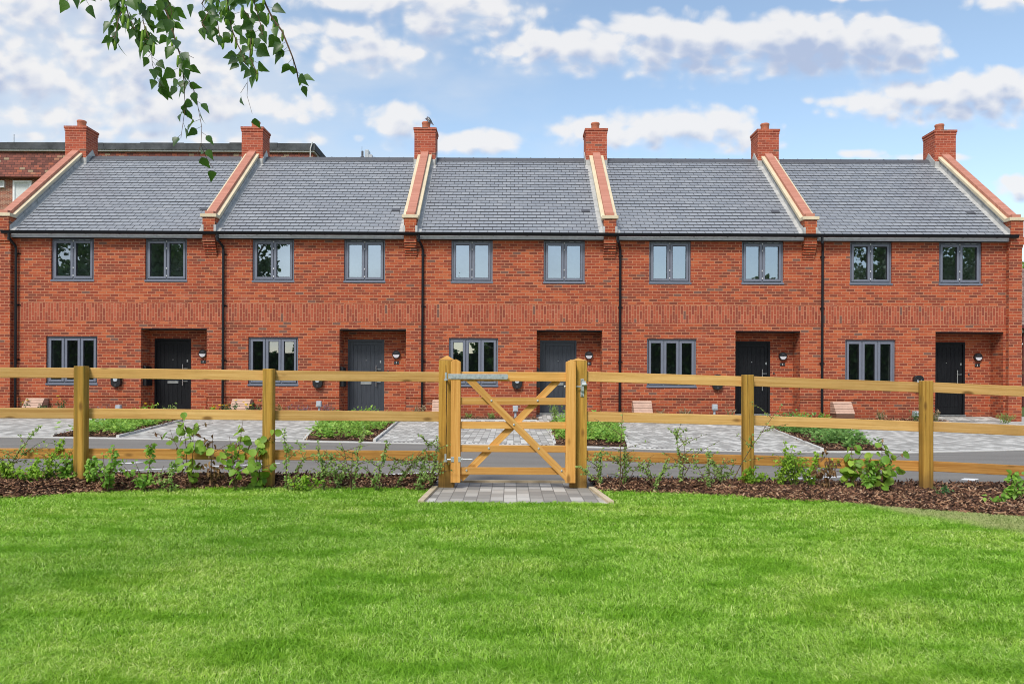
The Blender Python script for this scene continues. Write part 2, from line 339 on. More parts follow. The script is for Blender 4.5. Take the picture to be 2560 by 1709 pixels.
def leaf_mat(name, a, b, tr=.3, rough=.5, sp=.35, trc=None):
    m = M_(name); g = m.n('ShaderNodeNewGeometry'); r = g.outputs['Random Per Island']
    c = m.ramp(r, [(0, a), (1, b)]); n = m.noise(g.outputs['Position'], 2.5, 2); c = m.mix(m.maprange(n, .35, .65, 0, .35), c, tuple(x * .6 for x in a))
    return m.bsdf(c, rough, sp, None, 0, (tr, m.mix(.5, c, trc or tuple(min(1, x * 1.6) for x in b))))
MAT['birchleaf'] = leaf_mat('birch_leaf', (.05, .10, .045), (.12, .23, .05), .38, .4, .5, (.2, .45, .03))
MAT['hazel'] = leaf_mat('hazel_leaf', (.15, .32, .035), (.38, .56, .08), .38)
MAT['lime2'] = leaf_mat('fresh_green_leaf', (.15, .34, .04), (.34, .56, .09), .35)
MAT['haw'] = leaf_mat('hawthorn_leaf', (.18, .32, .08), (.40, .55, .15), .35)
MAT['lime'] = leaf_mat('bright_leaf', (.20, .40, .03), (.42, .62, .07), .4)
MAT['dry'] = leaf_mat('dry_leaf', (.12, .06, .03), (.34, .22, .11), .15, .8, .1)
MAT['ever'] = leaf_mat('evergreen_leaf', (.03, .09, .03), (.09, .2, .06), .15)
MAT['cover'] = leaf_mat('groundcover_leaf', (.14, .34, .04), (.42, .64, .12), .35)
MAT['cover2'] = leaf_mat('darker_groundcover_leaf', (.10, .25, .05), (.27, .45, .12), .3)
MAT['straw'] = leaf_mat('straw_grass', (.28, .2, .13), (.42, .33, .2), .2)
MAT['lav'] = leaf_mat('lavender', (.14, .09, .13), (.3, .2, .26), .2)
MAT['rust'] = leaf_mat('rusty_leaf', (.2, .12, .04), (.3, .25, .08), .2)
MAT['yellow'] = plain('yellow_petals', (.85, .55, .02), .6)
MAT['treeleaf'] = leaf_mat('tree_leaf', (.05, .10, .03), (.13, .23, .06), .25)
MAT['treeleaf2'] = leaf_mat('bright_tree_leaf', (.08, .18, .03), (.2, .36, .07), .25)
def bark_chip():
    m = M_('bark_chips'); r = m.n('ShaderNodeNewGeometry').outputs['Random Per Island']
    return m.bsdf(m.ramp(r, [(0, (.025, .014, .009)), (.35, (.075, .037, .023)), (.65, (.17, .085, .052)), (.88, (.38, .21, .12)), (1, (.56, .40, .26))]), .85, .2)
MAT['chips'] = bark_chip()
def grass_mat():
    m = M_('lawn_grass'); g = m.n('ShaderNodeNewGeometry'); r = g.outputs['Random Per Island']; p = g.outputs['Position']
    c = m.ramp(r, [(0, (.09, .22, .012)), (.3, (.25, .49, .035)), (.75, (.50, .79, .12)), (1, (.76, .90, .34))])
    a = m.noise(m.scale(p, (.8, 1.6, 1)), 2.1, 6, .62); c = m.mix(m.maprange(a, .47, .60, .0, .85), c, m.mix(r, (.10, .29, .006), (.29, .60, .03)))
    b = m.noise(p, .9, 3); c = m.mix(m.maprange(b, .46, .66, 0, .9), c, m.mix(1.0, c, (1.35, 1.12, 1.5), 'MULTIPLY'))
    s = m.sep(p)   # the worn, drier strip along the right hand bed
    w = m.math('MULTIPLY', m.maprange(m.math('ADD', m.math('MULTIPLY_ADD', s[0], 2.07, s[1]), m.math('MULTIPLY', m.noise(p, 2.0, 3), 1.0)), 12.75, 13.7), m.maprange(s[0], 2.4, 3.2))
    c = m.mix(m.math('MULTIPLY', w, .8), c, m.mix(m.noise(p, 4.5, 3), (.34, .40, .15), (.72, .62, .38)))
    return m.bsdf(c, .55, .3, None, 0, (.45, m.mix(.35, c, (.6, .85, .08))))
MAT['grass'] = grass_mat()

# ------------------------------------------------------------------ mesh helpers
def new_mesh(name, V, Fc, mats=None, midx=None, smooth=False):
    me = bpy.data.meshes.new(name); me.from_pydata([tuple(v) for v in V], [], Fc)
    for m in (mats or []): me.materials.append(m)
    if midx: me.polygons.foreach_set('material_index', midx)
    if smooth: me.polygons.foreach_set('use_smooth', [True] * len(me.polygons))
    me.update(); return me
def link(name, me, parent=None, loc=(0, 0, 0)):
    o = bpy.data.objects.new(name, me); COL.objects.link(o); o.location = loc
    if parent is not None: o.parent = parent
    return o
def tag(o, label=None, cat=None, group=None, kind=None):
    if label: o['label'] = label
    if cat: o['category'] = cat
    if group: o['group'] = group
    if kind: o['kind'] = kind
    return o
def thing(name, loc, label, cat, group=None):
    o = bpy.data.objects.new(name, None); COL.objects.link(o); o.location = loc; o.empty_display_size = .2
    return tag(o, label, cat, group)
def bevel(o, w=.004, seg=2):
    b = o.modifiers.new('bevel', 'BEVEL'); b.width = w; b.segments = seg; b.limit_method = 'ANGLE'; return o
class MB:
    def __init__(s): s.v = []; s.f = []; s.mi = []; s.cur = 0
    def quad(s, *pts):
        n = len(s.v); s.v += [Vector(p) for p in pts]; s.f.append(tuple(range(n, n + len(pts)))); s.mi.append(s.cur); return s
    def box(s, x0, x1, y0, y1, z0, z1):
        return s.hexa([(x0, y0, z0), (x1, y0, z0), (x1, y1, z0), (x0, y1, z0), (x0, y0, z1), (x1, y0, z1), (x1, y1, z1), (x0, y1, z1)])
    def hexa(s, P):
        n = len(s.v); s.v += [Vector(p) for p in P]
        for q in ((0, 3, 2, 1), (4, 5, 6, 7), (0, 1, 5, 4), (1, 2, 6, 5), (2, 3, 7, 6), (3, 0, 4, 7)):
            s.f.append(tuple(n + i for i in q)); s.mi.append(s.cur)
        return s
    def obox(s, c, ax, ay, az, hx, hy, hz):
        c = Vector(c); P = []
        for sz in (-1, 1):
            for sx, sy in ((-1, -1), (1, -1), (1, 1), (-1, 1)): P.append(c + ax * hx * sx + ay * hy * sy + az * hz * sz)
        return s.hexa(P)
    def beam(s, a, b, w, t, up=Vector((0, 0, 1))):
        a, b = Vector(a), Vector(b); ax = (b - a).normalized(); ay = up.cross(ax).normalized(); az = ax.cross(ay)
        return s.obox((a + b) / 2, ax, ay, az, (b - a).length / 2, t / 2, w / 2)
    def prism(s, poly, d0, d1, axis='y'):
        """poly: 2-D points; extruded along axis from d0 to d1"""
        def P(a, b, d): return {'y': (a, d, b), 'x': (d, a, b), 'z': (a, b, d)}[axis]
        n = len(s.v); k = len(poly)
        s.v += [Vector(P(a, b, d0)) for a, b in poly] + [Vector(P(a, b, d1)) for a, b in poly]
        s.f.append(tuple(range(n, n + k))); s.f.append(tuple(range(n + 2 * k - 1, n + k - 1, -1))); s.mi += [s.cur] * 2
        for i in range(k):
            j = (i + 1) % k; s.f.append((n + j, n + i, n + k + i, n + k + j)); s.mi.append(s.cur)
        return s
    def tube(s, pts, rad, seg=8, caps=True):
        pts = [Vector(p) for p in pts]
        if isinstance(rad, (int, float)): rad = [rad] * len(pts)
        n0 = len(s.v); up = Vector((0.31, .2, .93)).normalized()
        for i, p in enumerate(pts):
            d = (pts[min(i + 1, len(pts) - 1)] - pts[max(i - 1, 0)]).normalized()
            a = d.cross(up); a = (a if a.length > 1e-3 else d.cross(Vector((1, 0, 0)))).normalized(); b = d.cross(a)
            for k in range(seg):
                t = 2 * math.pi * k / seg; s.v.append(p + (a * math.cos(t) + b * math.sin(t)) * rad[i])
        for i in range(len(pts) - 1):
            for k in range(seg):
                a, b = n0 + i * seg + k, n0 + i * seg + (k + 1) % seg
                s.f.append((a, b, b + seg, a + seg)); s.mi.append(s.cur)
        if caps:
            s.f.append(tuple(n0 + k for k in range(seg - 1, -1, -1))); s.f.append(tuple(n0 + (len(pts) - 1) * seg + k for k in range(seg))); s.mi += [s.cur] * 2
        return s
    def lathe(s, prof, c, seg=20):
        n0 = len(s.v); c = Vector(c)
        for r, z in prof:
            for k in range(seg):
                t = 2 * math.pi * k / seg; s.v.append(c + Vector((r * math.cos(t), r * math.sin(t), z)))
        for i in range(len(prof) - 1):
            for k in range(seg):
                a, b = n0 + i * seg + k, n0 + i * seg + (k + 1) % seg
                s.f.append((a, b, b + seg, a + seg)); s.mi.append(s.cur)
        return s
    def disc(s, c, r, y0, y1, seg=24, a0=0, a1=2 * math.pi):
        c = Vector(c); poly = [(c.x + r * math.cos(a0 + (a1 - a0) * k / seg), c.z + r * math.sin(a0 + (a1 - a0) * k / seg)) for k in range(seg if a1 - a0 > 6.2 else seg + 1)]
        return s.prism(poly[::-1], y0, y1, 'y')
    def build(s, name, mats, parent=None, loc=None, smooth=False, recalc=False):
        if not isinstance(mats, (list, tuple)): mats = [mats]
        base = Vector((0, 0, 0))
        if parent is not None:
            q = parent
            while q is not None: base += Vector(q.location); q = q.parent
        l = Vector(loc) if loc is not None else base
        V = [v - l for v in s.v]
        me = new_mesh(name, V, s.f, mats, s.mi if len(mats) > 1 else None, smooth)
        return link(name, me, parent, l - base)

# ------------------------------------------------------------------ ground and road
def sheet(name, pts, z, mat):
    m = MB(); m.quad(*[(x, y, z) for x, y in pts]); o = m.build(name, mat); tag(o, kind='structure'); return o
tag(sheet('ground', [(-400, -400), (400, -400), (400, 900), (-400, 900)], -.03, MAT['earth']), kind='structure')
sheet('road', [(-40, 7.6), (40, 7.6), (40, 14.6), (-40, 14.6)], -.006, MAT['asphalt'])
KERB = [(-40, 15.2), (-16, 14.3), (-9.3, 13.95), (-4.4, 13.3), (-.5, 12.75), (.9, 12.4), (2.3, 11.98), (3.8, 11.65), (6.0, 11.62), (8.5, 12.3), (16, 13.6), (40, 15)]
def kerb_y(x): return float(np.interp(x, [k[0] for k in KERB], [k[1] for k in KERB]))
m = MB()
for (xa, ya), (xb, yb) in zip(KERB, KERB[1:]): m.quad((xa, ya, 0), (xb, yb, 0), (xb, 24, 0), (xa, 24, 0))
tag(m.build('driveway', MAT['paver']), kind='structure')
m = MB()
for (xa, ya), (xb, yb) in zip(KERB, KERB[1:]):
    m.hexa([(xa, ya - .11, -.05), (xb, yb - .11, -.05), (xb, yb + .02, -.05), (xa, ya + .02, -.05), (xa, ya - .11, .006), (xb, yb - .11, .006), (xb, yb + .02, .006), (xa, ya + .02, .006)])
tag(m.build('kerb', MAT['conc']), kind='structure')
m = MB()      # slotted drain in front of two drives
x = -2.2
while x < 4.6:
    if not .6 < x < 2.0: m.box(x, x + .035, kerb_y(x) + .05, kerb_y(x) + .12, -.01, .0045)
    x += .075
tag(m.build('drain_channel', MAT['gasket']), kind='structure')
# road markings
m = MB()
def line(a, b, w):
    a, b = gp(*a), gp(*b); d = (b - a).normalized(); n = Vector((-d.y, d.x, 0)) * w / 2
    m.quad(*[Vector((p.x, p.y, -.002)) for p in (a - n, b - n, b + n, a + n)])
line((-260, 1202), (700, 1157), .075); line((860, 1191), (1100, 1177.5), .075); line((1860, 1201.5), (2125, 1189), .075)
for (px, py) in ((325, 1156), (2420, 1197)):
    c = gp(px, py); m.quad((c.x - .12, c.y - .05, -.002), (c.x + .02, c.y - .1, -.002), (c.x + .16, c.y + .06, -.002), (c.x + .02, c.y + .1, -.002))
tag(m.build('road_marking', MAT['paint']), kind='structure')

# lawn, with an edge that follows the planting bed
LEDGE = [gp(*p) for p in ((-700, 1300), (-300, 1272), (0, 1250), (200, 1236), (400, 1227), (640, 1223.5), (1000, 1222), (1085, 1228))]
REDGE = [gp(*p) for p in ((1490, 1232), (1526, 1232), (1743, 1238), (1907, 1248), (2070, 1259), (2288, 1272), (2560, 1291), (3000, 1325))]
EX = [p.x for p in LEDGE] + [p.x for p in REDGE]; EY = [p.y for p in LEDGE] + [p.y for p in REDGE]
def edge_y(x): return np.interp(x, EX, EY)
PL, PR = (-.735, -.70), (.84, .765)    # gate path: left / right X at front and back
PY0, PY1 = 6.55, 7.86
def in_path(x, y):
    t = np.clip((y - PY0) / (PY1 - PY0), 0, 1)
    return (y > PY0) & (x > PL[0] + (PL[1] - PL[0]) * t - .05) & (x < PR[0] + (PR[1] - PR[0]) * t + .05)
m = MB(); xs = np.linspace(-14, 14, 57)
for xa, xb in zip(xs, xs[1:]): m.quad((xa, -6, 0), (xb, -6, 0), (xb, float(edge_y(xb)) + .06, 0), (xa, float(edge_y(xa)) + .06, 0))
lawn_soil = M_('lawn_soil'); _n = lawn_soil.noise(lawn_soil.pos(), 3, 4); lawn_soil = lawn_soil.bsdf(lawn_soil.ramp(_n, [(.3, (.05, .11, .01)), (.7, (.08, .16, .02))]), .9, .1)
tag(m.build('lawn', lawn_soil), kind='structure')
m = MB(); m.quad((PL[0], PY0, .012), (PR[0], PY0, .012), (PR[1], PY1, .012), (PL[1], PY1, .012))
tag(m.build('path', MAT['paver_path']), kind='structure')
m = MB()
m.hexa([(PL[0] - .05, PY0, -.05), (PL[0], PY0, -.05), (PL[1], 7.45, -.05), (PL[1] - .05, 7.45, -.05), (PL[0] - .05, PY0, .035), (PL[0], PY0, .035), (PL[1], 7.45, .035), (PL[1] - .05, 7.45, .035)])
m.hexa([(PR[0], PY0, -.05), (PR[0] + .05, PY0, -.05), (PR[1] + .05, 7.45, -.05), (PR[1], 7.45, -.05), (PR[0], PY0, .035), (PR[0] + .05, PY0, .035), (PR[1] + .05, 7.45, .035), (PR[1], 7.45, .035)])
m.box(PL[1] - .03, PR[1] + .03, PY1, PY1 + .045, -.05, .035)
tag(m.build('path_edging', MAT['edging']), kind='structure')

def np_mesh(name, V, loops, sizes, mat):
    me = bpy.data.meshes.new(name); me.vertices.add(len(V)); me.vertices.foreach_set('co', V.astype(np.float32).ravel())
    me.loops.add(len(loops)); me.loops.foreach_set('vertex_index', loops.astype(np.int32))
    me.polygons.add(len(sizes)); st = np.concatenate(([0], np.cumsum(sizes)[:-1])).astype(np.int32)
    me.polygons.foreach_set('loop_start', st); me.polygons.foreach_set('loop_total', sizes.astype(np.int32))
    me.materials.append(mat); me.update(calc_edges=True); me.validate(); return me
def smooth_noise(x, y, sc, seed):
    r = np.random.default_rng(seed); g = r.random((64, 64)); a, b = x * sc + 500, y * sc + 500
    i, j = np.floor(a).astype(int), np.floor(b).astype(int); fa, fb = a - i, b - j; fa = fa * fa * (3 - 2 * fa); fb = fb * fb * (3 - 2 * fb)
    G = lambda p, q: g[p % 64, q % 64]
    return (G(i, j) * (1 - fa) + G(i + 1, j) * fa) * (1 - fb) + (G(i, j + 1) * (1 - fa) + G(i + 1, j + 1) * fa) * fb

def grass():
    n = 1050000
    Y = 2.05 * (8.0 / 2.05) ** RNG.random(n)          # denser towards the camera
    X = (RNG.random(n) * 2 - 1) * (Y * .70 + 1.3)
    keep = (Y < edge_y(X) + .03 + .03 * RNG.random(n)) & ~in_path(X, Y)
    X, Y = X[keep], Y[keep]
    cl = smooth_noise(X, Y, 2.2, 1) * .35 + smooth_noise(X, Y, 7, 2) * .35 + smooth_noise(X, Y, 19, 6) * .3
    k2 = RNG.random(len(X)) < (.28 + .95 * cl); X, Y, cl = X[k2], Y[k2], cl[k2]
    n = len(X); print('blades', n)
    worn = np.clip((Y + 2.07 * X - 12.4) / .9, 0, 1) * np.clip((X - 2.4) / .8, 0, 1)
    h = (.016 + .018 * RNG.random(n) + .026 * cl) * (1 - .5 * worn); w = (.0011 + .0008 * RNG.random(n)) * (Y / 2.6) ** .85 * 1.15
    la = 2 * math.pi * (smooth_noise(X, Y, 5.0, 3) * .6 + RNG.normal(0, .3, n)); ln = .35 + .95 * RNG.random(n)
    ya = RNG.random(n) * 2 * math.pi
    dx, dy = np.cos(la) * ln * h, np.sin(la) * ln * h; sx, sy = np.cos(ya) * w, np.sin(ya) * w
    V = np.empty((n, 5, 3))
    for k, (t, q, s) in enumerate(((0, 0, -1), (0, 0, 1), (.28, .6, .8), (.28, .6, -.8), (1, 1, 0))):
        V[:, k, 0] = X + dx * t + sx * s; V[:, k, 1] = Y + dy * t + sy * s; V[:, k, 2] = h * q * (1 - .3 * ln * (t == 1))
    b = (np.arange(n) * 5)[:, None]; lp = np.concatenate([b + np.array([[0, 1, 2, 3]]), b + np.array([[3, 2, 4]])], 1).ravel()
    sz = np.tile([4, 3], n)
    o = link('grass', np_mesh('grass', V.reshape(-1, 3), lp, sz, MAT['grass']))
    tag(o, 'short mown green lawn grass in front of the timber fence', 'grass', kind='stuff')
grass()

# bark mulch bed under the fence
def mound(x, y):
    e = edge_y(x); top = np.interp(x, [-6, -1, 1, 2.4, 4.2, 7], [.10, .09, .06, .055, .02, .01])
    up = np.clip((y - e) / .30, 0, 1); dn = np.clip((8.02 - y) / .38, 0, 1)
    return top * (up * up * (3 - 2 * up)) * (dn * dn * (3 - 2 * dn)) + .02 * (smooth_noise(x, y, 5, 8) - .4) * up
def mulch_surface(x0, x1, name):
    m = MB(); xs = np.linspace(x0, x1, 90); ts = np.linspace(0, 1, 14); V = []
    for x in xs:
        e = float(edge_y(x)); V += [(x, e + (8.05 - e) * t, float(mound(np.array([x]), np.array([e + (8.05 - e) * t]))[0]) + .003) for t in ts]
    F_ = [(i * 14 + j, (i + 1) * 14 + j, (i + 1) * 14 + j + 1, i * 14 + j + 1) for i in range(89) for j in range(13)]
    o = link(name, new_mesh(name, V, F_, [MAT['soil']], smooth=True)); tag(o, kind='structure')
mulch_surface(-13, -.76, 'planting_bed'); mulch_surface(.83, 13, 'planting_bed')
def chips(name, X, Y, Z, label, s=1.0):
    n = len(X); L_ = (.016 + .052 * RNG.random(n) ** 2) * s; Wd = (.004 + .006 * RNG.random(n)) * s; T = .0022 + .002 * RNG.random(n)
    a = RNG.random(n) * 2 * math.pi; ti = RNG.normal(0, .33, n); ro = RNG.normal(0, .35, n)
    ux = np.stack([np.cos(a) * np.cos(ti), np.sin(a) * np.cos(ti), np.sin(ti)], 1)
    vy = np.stack([-np.sin(a), np.cos(a), np.zeros(n)], 1); wz = np.cross(ux, vy)
    vy, wz = vy * np.cos(ro)[:, None] + wz * np.sin(ro)[:, None], wz * np.cos(ro)[:, None] - vy * np.sin(ro)[:, None]
    C_ = np.stack([X, Y, Z], 1); V = np.empty((n, 8, 3)); k = 0
    for sz in (-1, 1):
        for sx, sy in ((-1, -.6), (1, -1), (.8, 1), (-1, .8)):
            V[:, k] = C_ + ux * (L_ * sx)[:, None] + vy * (Wd * sy)[:, None] + wz * (T * sz)[:, None]; k += 1
    q = np.array([0, 3, 2, 1, 4, 5, 6, 7, 0, 1, 5, 4, 1, 2, 6, 5, 2, 3, 7, 6, 3, 0, 4, 7])
    lp = ((np.arange(n) * 8)[:, None] + q[None]).ravel()
    o = link(name, np_mesh(name, V.reshape(-1, 3), lp, np.full(n * 6, 4), MAT['chips']))
    tag(o, label, 'mulch', kind='stuff')
def mulch(x0, x1, n, label):
    X = x0 + (x1 - x0) * RNG.random(n); e = edge_y(X); Y = e - .02 + (8.03 - e) * RNG.random(n) ** 1.25
    Z = mound(X, Y) + .004 + .014 * RNG.random(n)
    chips('bark_mulch', X, Y, Z, label)
mulch(-6.2, -.77, 30000, 'loose brown bark chippings under the fence to the left of the gate')
mulch(.85, 6.2, 32000, 'loose brown bark chippings under the fence to the right of the gate')

# ------------------------------------------------------------------ foliage helpers
def leafV(c, d, n, L_, W_, shape='ovate', fold=.25):
    """one leaf as verts + faces"""
    d = d.normalized(); s = d.cross(n); s = (s if s.length > 1e-4 else d.cross(Vector((1, 0, .3)))).normalized(); n = s.cross(d)
    P = {'ovate': [(0, 0), (.18, .36), (.42, .5), (.75, .28), (1, 0)], 'round': [(0, 0), (.12, .36), (.45, .55), (.8, .42), (1, 0)],
         'birch': [(0, 0), (.08, .30), (.24, .52), (.34, .47), (.5, .40), (.56, .31), (.75, .18), (1, 0)], 'slim': [(0, 0), (.3, .5), (.7, .4), (1, 0)]}[shape]
    droop = -.18
    mid = [c + d * (a * L_) + n * (droop * a * a * L_) for a, b in P]
    lf = [mid[i] - s * (P[i][1] * W_) + n * (fold * P[i][1] * W_) for i in range(1, len(P) - 1)]
    rt = [mid[i] + s * (P[i][1] * W_) + n * (fold * P[i][1] * W_) for i in range(1, len(P) - 1)]
    return mid, lf, rt
class Leaves:
    def __init__(s): s.V = []; s.F = []
    def add(s, c, d, n, L_, W_, shape='ovate', fold=.25):
        mid, lf, rt = leafV(Vector(c), Vector(d), Vector(n), L_, W_, shape, fold); n0 = len(s.V); k = len(mid)
        s.V += mid + lf + rt; a, b = n0 + k, n0 + k + len(lf)
        for (o, rev) in ((a, 0), (b, 1)):
            fs = [(n0, n0 + 1, o)] + [(n0 + i, n0 + i + 1, o + i, o + i - 1) for i in range(1, k - 2)] + [(n0 + k - 2, n0 + k - 1, o + k - 3)]
            s.F += [f[::-1] if rev else f for f in fs]
    def build(s, name, mat, parent):
        base = Vector((0, 0, 0)); q = parent
        while q is not None: base += Vector(q.location); q = q.parent
        me = new_mesh(name, [v - base for v in s.V], s.F, [mat], smooth=True); return link(name, me, parent)
def rv(r, up=0.0):
    v = Vector((r.gauss(0, 1), r.gauss(0, 1), r.gauss(0, 1) + up)); return v.normalized()

def tree(name, label, x, y, h, cr, nleaf, ls, mat='treeleaf', group=None, seed=1, z0=0):
    r = random.Random(seed); t = thing(name, (x, y, z0), label, 'tree', group)
    tr = MB(); pts = [(x + .15 * r.uniform(-1, 1) * k, y + .1 * k * r.uniform(-1, 1), z0 + h * .62 * k / 4) for k in range(5)]
    tr.tube(pts, [h * .03 * (1 - .17 * k) for k in range(5)], 9)
    cl = []
    for k in range(15):
        a = r.uniform(0, 6.28); q = r.uniform(.25, 1); zz = z0 + h * (.35 + .55 * r.random()); rr = cr * q * (1 - .5 * abs((zz - z0) / h - .55))
        c = Vector((x + math.cos(a) * rr, y + math.sin(a) * rr, zz)); cl.append((c, cr * r.uniform(.28, .45)))
        b = Vector(pts[r.randint(2, 4)]); tr.tube([b, (b + c) / 2 + Vector((0, 0, .1 * h * .3)), c], [h * .011, h * .007, h * .003], 5)
    cl.append((Vector((x, y, z0 + h * .88)), cr * .4)); cl.append((Vector((x, y, z0 + h * .6)), cr * .55))
    tr.build('trunk', MAT['bark'], t)
    lv = Leaves()
    for k in range(nleaf):
        c, rad = r.choice(cl); d = rv(r); p = c + Vector((d.x, d.y, d.z * .8)) * rad * (r.random() ** .4)
        lv.add(p, rv(r, -.3), rv(r, .8), ls * r.uniform(.6, 1.2), ls * .8, 'slim')
    lv.build('crown', MAT[mat], t); return t

# ------------------------------------------------------------------ the five houses
YF = 21.0; PPM = F / YF
def fx(px, y=700): return (px + TH * (y - HY) - CX) / PPM
PC = [fx(17.5), fx(528), fx(1027), fx(1522.5), fx(2019.5), fx(2531)]
UPW = [((127.6, 234.4), (362.6, 467)), ((630.7, 735), (859.7, 962.4)), ((1128, 1231.5), (1358.8, 1462)), ((1623, 1727), (1854.5, 1958.7)), ((2125, 2230), (2347.6, 2454.7))]
LOW = [(115, 243), (620.3, 744.8), (1122, 1245), (1617.3, 1740.7), (2113, 2238.7)]
REC = [(352.5, 516.7), (848.3, 1014.6), (1341.5, 1505.4), (1838.4, 2000.4), (2338.4, 2508)]
PIPE = [43.6, 560, 1057, 1549, 2053]
CHG = [293.3, 795.7, 1292.7, 1792, 2293]
ZT = 4.89; DR = .556; YB = YF + DR
RS = .815; YE, ZE = 20.86, 5.055; YR = 24.62; ZR = ZE + RS * (YR - YE)
WZ = (3.715, 4.885); LZ = (.88, 2.215); RZ = 2.44
def holes_grid(m, x0, x1, z0, z1, Y, holes, bands=()):
    xs = sorted({x0, x1} | {h[0] for h in holes} | {h[1] for h in holes}); zs = sorted({z0, z1} | {h[2] for h in holes} | {h[3] for h in holes} | {b for q in bands for b in q[:2]})
    xs = [x for x in xs if x0 <= x <= x1]; zs = [z for z in zs if z0 <= z <= z1]
    for xa, xb in zip(xs, xs[1:]):
        for za, zb in zip(zs, zs[1:]):
            cx, cz = (xa + xb) / 2, (za + zb) / 2
            if any(h[0] < cx < h[1] and h[2] < cz < h[3] for h in holes): continue
            m.cur = next((q[2] for q in bands if q[0] < cz < q[1]), 0)
            m.quad((xa, Y, za), (xb, Y, za), (xb, Y, zb), (xa, Y, zb))
    m.cur = 0
def reveal(m, x0, x1, z0, z1, Y0, Y1, bottom=True, top=True):
    m.quad((x0, Y0, z0), (x0, Y0, z1), (x0, Y1, z1), (x0, Y1, z0)); m.quad((x1, Y1, z0), (x1, Y1, z1), (x1, Y0, z1), (x1, Y0, z0))
    if top: m.quad((x0, Y0, z1), (x1, Y0, z1), (x1, Y1, z1), (x0, Y1, z1))
    if bottom: m.quad((x0, Y1, z0), (x1, Y1, z0), (x1, Y0, z0), (x0, Y0, z0))
def ring(m, x0, x1, z0, z1, b, y0, y1, bb=None):
    bb = bb or b
    m.box(x0, x0 + b, y0, y1, z0, z1); m.box(x1 - b, x1, y0, y1, z0, z1); m.box(x0 + b, x1 - b, y0, y1, z1 - b, z1); m.box(x0 + b, x1 - b, y0, y1, z0, z0 + bb)
def window(parent, x0, x1, z0, z1, n, low):
    f = MB(); ring(f, x0, x1, z0 + .03, z1, .042, YF + .055, YF + .125)
    W_ = (x1 - x0 - .084) / n
    for k in range(1, n): f.box(x0 + .042 + W_ * k - .012, x0 + .042 + W_ * k + .012, YF + .058, YF + .12, z0 + .07, z1 - .042)
    fr = f.build('window', MAT['frame'], parent)
    s = MB(); s.box(x0 - .015, x1 + .015, YF - .012, YF + .12, z0, z0 + .045); s.build('sill', MAT['frame'], fr)
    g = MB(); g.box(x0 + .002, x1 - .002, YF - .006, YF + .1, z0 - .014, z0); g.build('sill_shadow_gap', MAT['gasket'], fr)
    for k in range(n):
        a, b = x0 + .042 + W_ * k + .014, x0 + .042 + W_ * (k + 1) - .014
        q = MB(); ring(q, a, b, z0 + .085, z1 - .055, .062, YF + .035, YF + .09); bevel(q.build('sash', MAT['frame'], fr), .004, 1)
        q = MB(); ring(q, a + .062, b - .062, z0 + .147, z1 - .117, .007, YF + .045, YF + .088); q.build('gasket', MAT['gasket'], fr)
        p = MB(); p.quad((a + .06, YF + .078, z0 + .14), (b - .06, YF + .078, z0 + .14), (b - .06, YF + .078, z1 - .11), (a + .06, YF + .078, z1 - .11)); p.build('pane', MAT['glass'], fr)
    if not low:
        xm = (x0 + x1) / 2
        for z in (.95, .79, .32, .14):
            h = MB(); zz = z0 + (z1 - z0) * z; h.box(xm - .009, xm + .009, YF + .03, YF + .05, zz - .02, zz + .02); h.build('hinge', MAT['white'], fr)
        for xv in (.16, .31, .62, .78):
            h = MB(); xx = x0 + (x1 - x0) * xv; h.box(xx, xx + .13, YF + .04, YF + .06, z1 - .03, z1 - .018); h.build('trickle_vent', MAT['greybox'], fr)
def interior(parent, x0, x1, z0, z1, low, i):
    m = MB(); d = 2.6 if low else 1.3
    rv_ = MB(); rv_.box(x0 - .02, x0 + .035, YF + .13, YF + .32, z0, z1); rv_.build('inner_reveal', MAT['plaster'], parent); rv_ = MB(); rv_.box(x1 - .035, x1 + .02, YF + .13, YF + .32, z0, z1); rv_.build('inner_reveal', MAT['plaster'], parent)
    a, b, c, e = x0 - (.4 if low else .05), x1 + (.4 if low else .05), z0 - .3, z1 + .1; Y0, Y1 = YF + .13, YF + d
    m.quad((a, Y1, c), (b, Y1, c), (b, Y1, e), (a, Y1, e)); m.quad((a, Y0, c), (a, Y1, c), (a, Y1, e), (a, Y0, e)); m.quad((b, Y1, c), (b, Y0, c), (b, Y0, e), (b, Y1, e))
    m.quad((a, Y0, c), (b, Y0, c), (b, Y1, c), (a, Y1, c)); m.quad((a, Y1, e), (b, Y1, e), (b, Y0, e), (a, Y0, e))
    m.quad((a, Y0, c), (a, Y0, e), (x0, Y0, e), (x0, Y0, c)); m.quad((x1, Y0, c), (x1, Y0, e), (b, Y0, e), (b, Y0, c))
    m.build('room', MAT['plaster'] if not low else MAT['roomdark'], parent)
MAT['roomdark'] = plain('dim_room', (.45, .47, .44), .9)

def digit(s, c, h):
    """house number strokes, as boxes facing the camera"""
    w = h * .5; T = h * .17; y0, y1 = c.y - .004, c.y
    segs = {'1': ['c'], '2': 'ABGED', '3': 'ABGCD', '4': 'FGBC', '5': 'AFGCD'}[s]; m = MB()
    def bx(xa, xb, za, zb): m.box(c.x + xa, c.x + xb, y0, y1, c.z + za, c.z + zb)
    for q in segs:
        if q == 'c': bx(-T / 2, T / 2, -h / 2, h / 2)
        if q == 'A': bx(-w / 2, w / 2, h / 2 - T, h / 2)
        if q == 'G': bx(-w / 2, w / 2, -T / 2, T / 2)
        if q == 'D': bx(-w / 2, w / 2, -h / 2, -h / 2 + T)
        if q == 'B': bx(w / 2 - T, w / 2, 0, h / 2)
        if q == 'C': bx(w / 2 - T, w / 2, -h / 2, 0)
        if q == 'E': bx(-w / 2, -w / 2 + T, -h / 2, 0)
        if q == 'F': bx(-w / 2, -w / 2 + T, 0, h / 2)
    return m

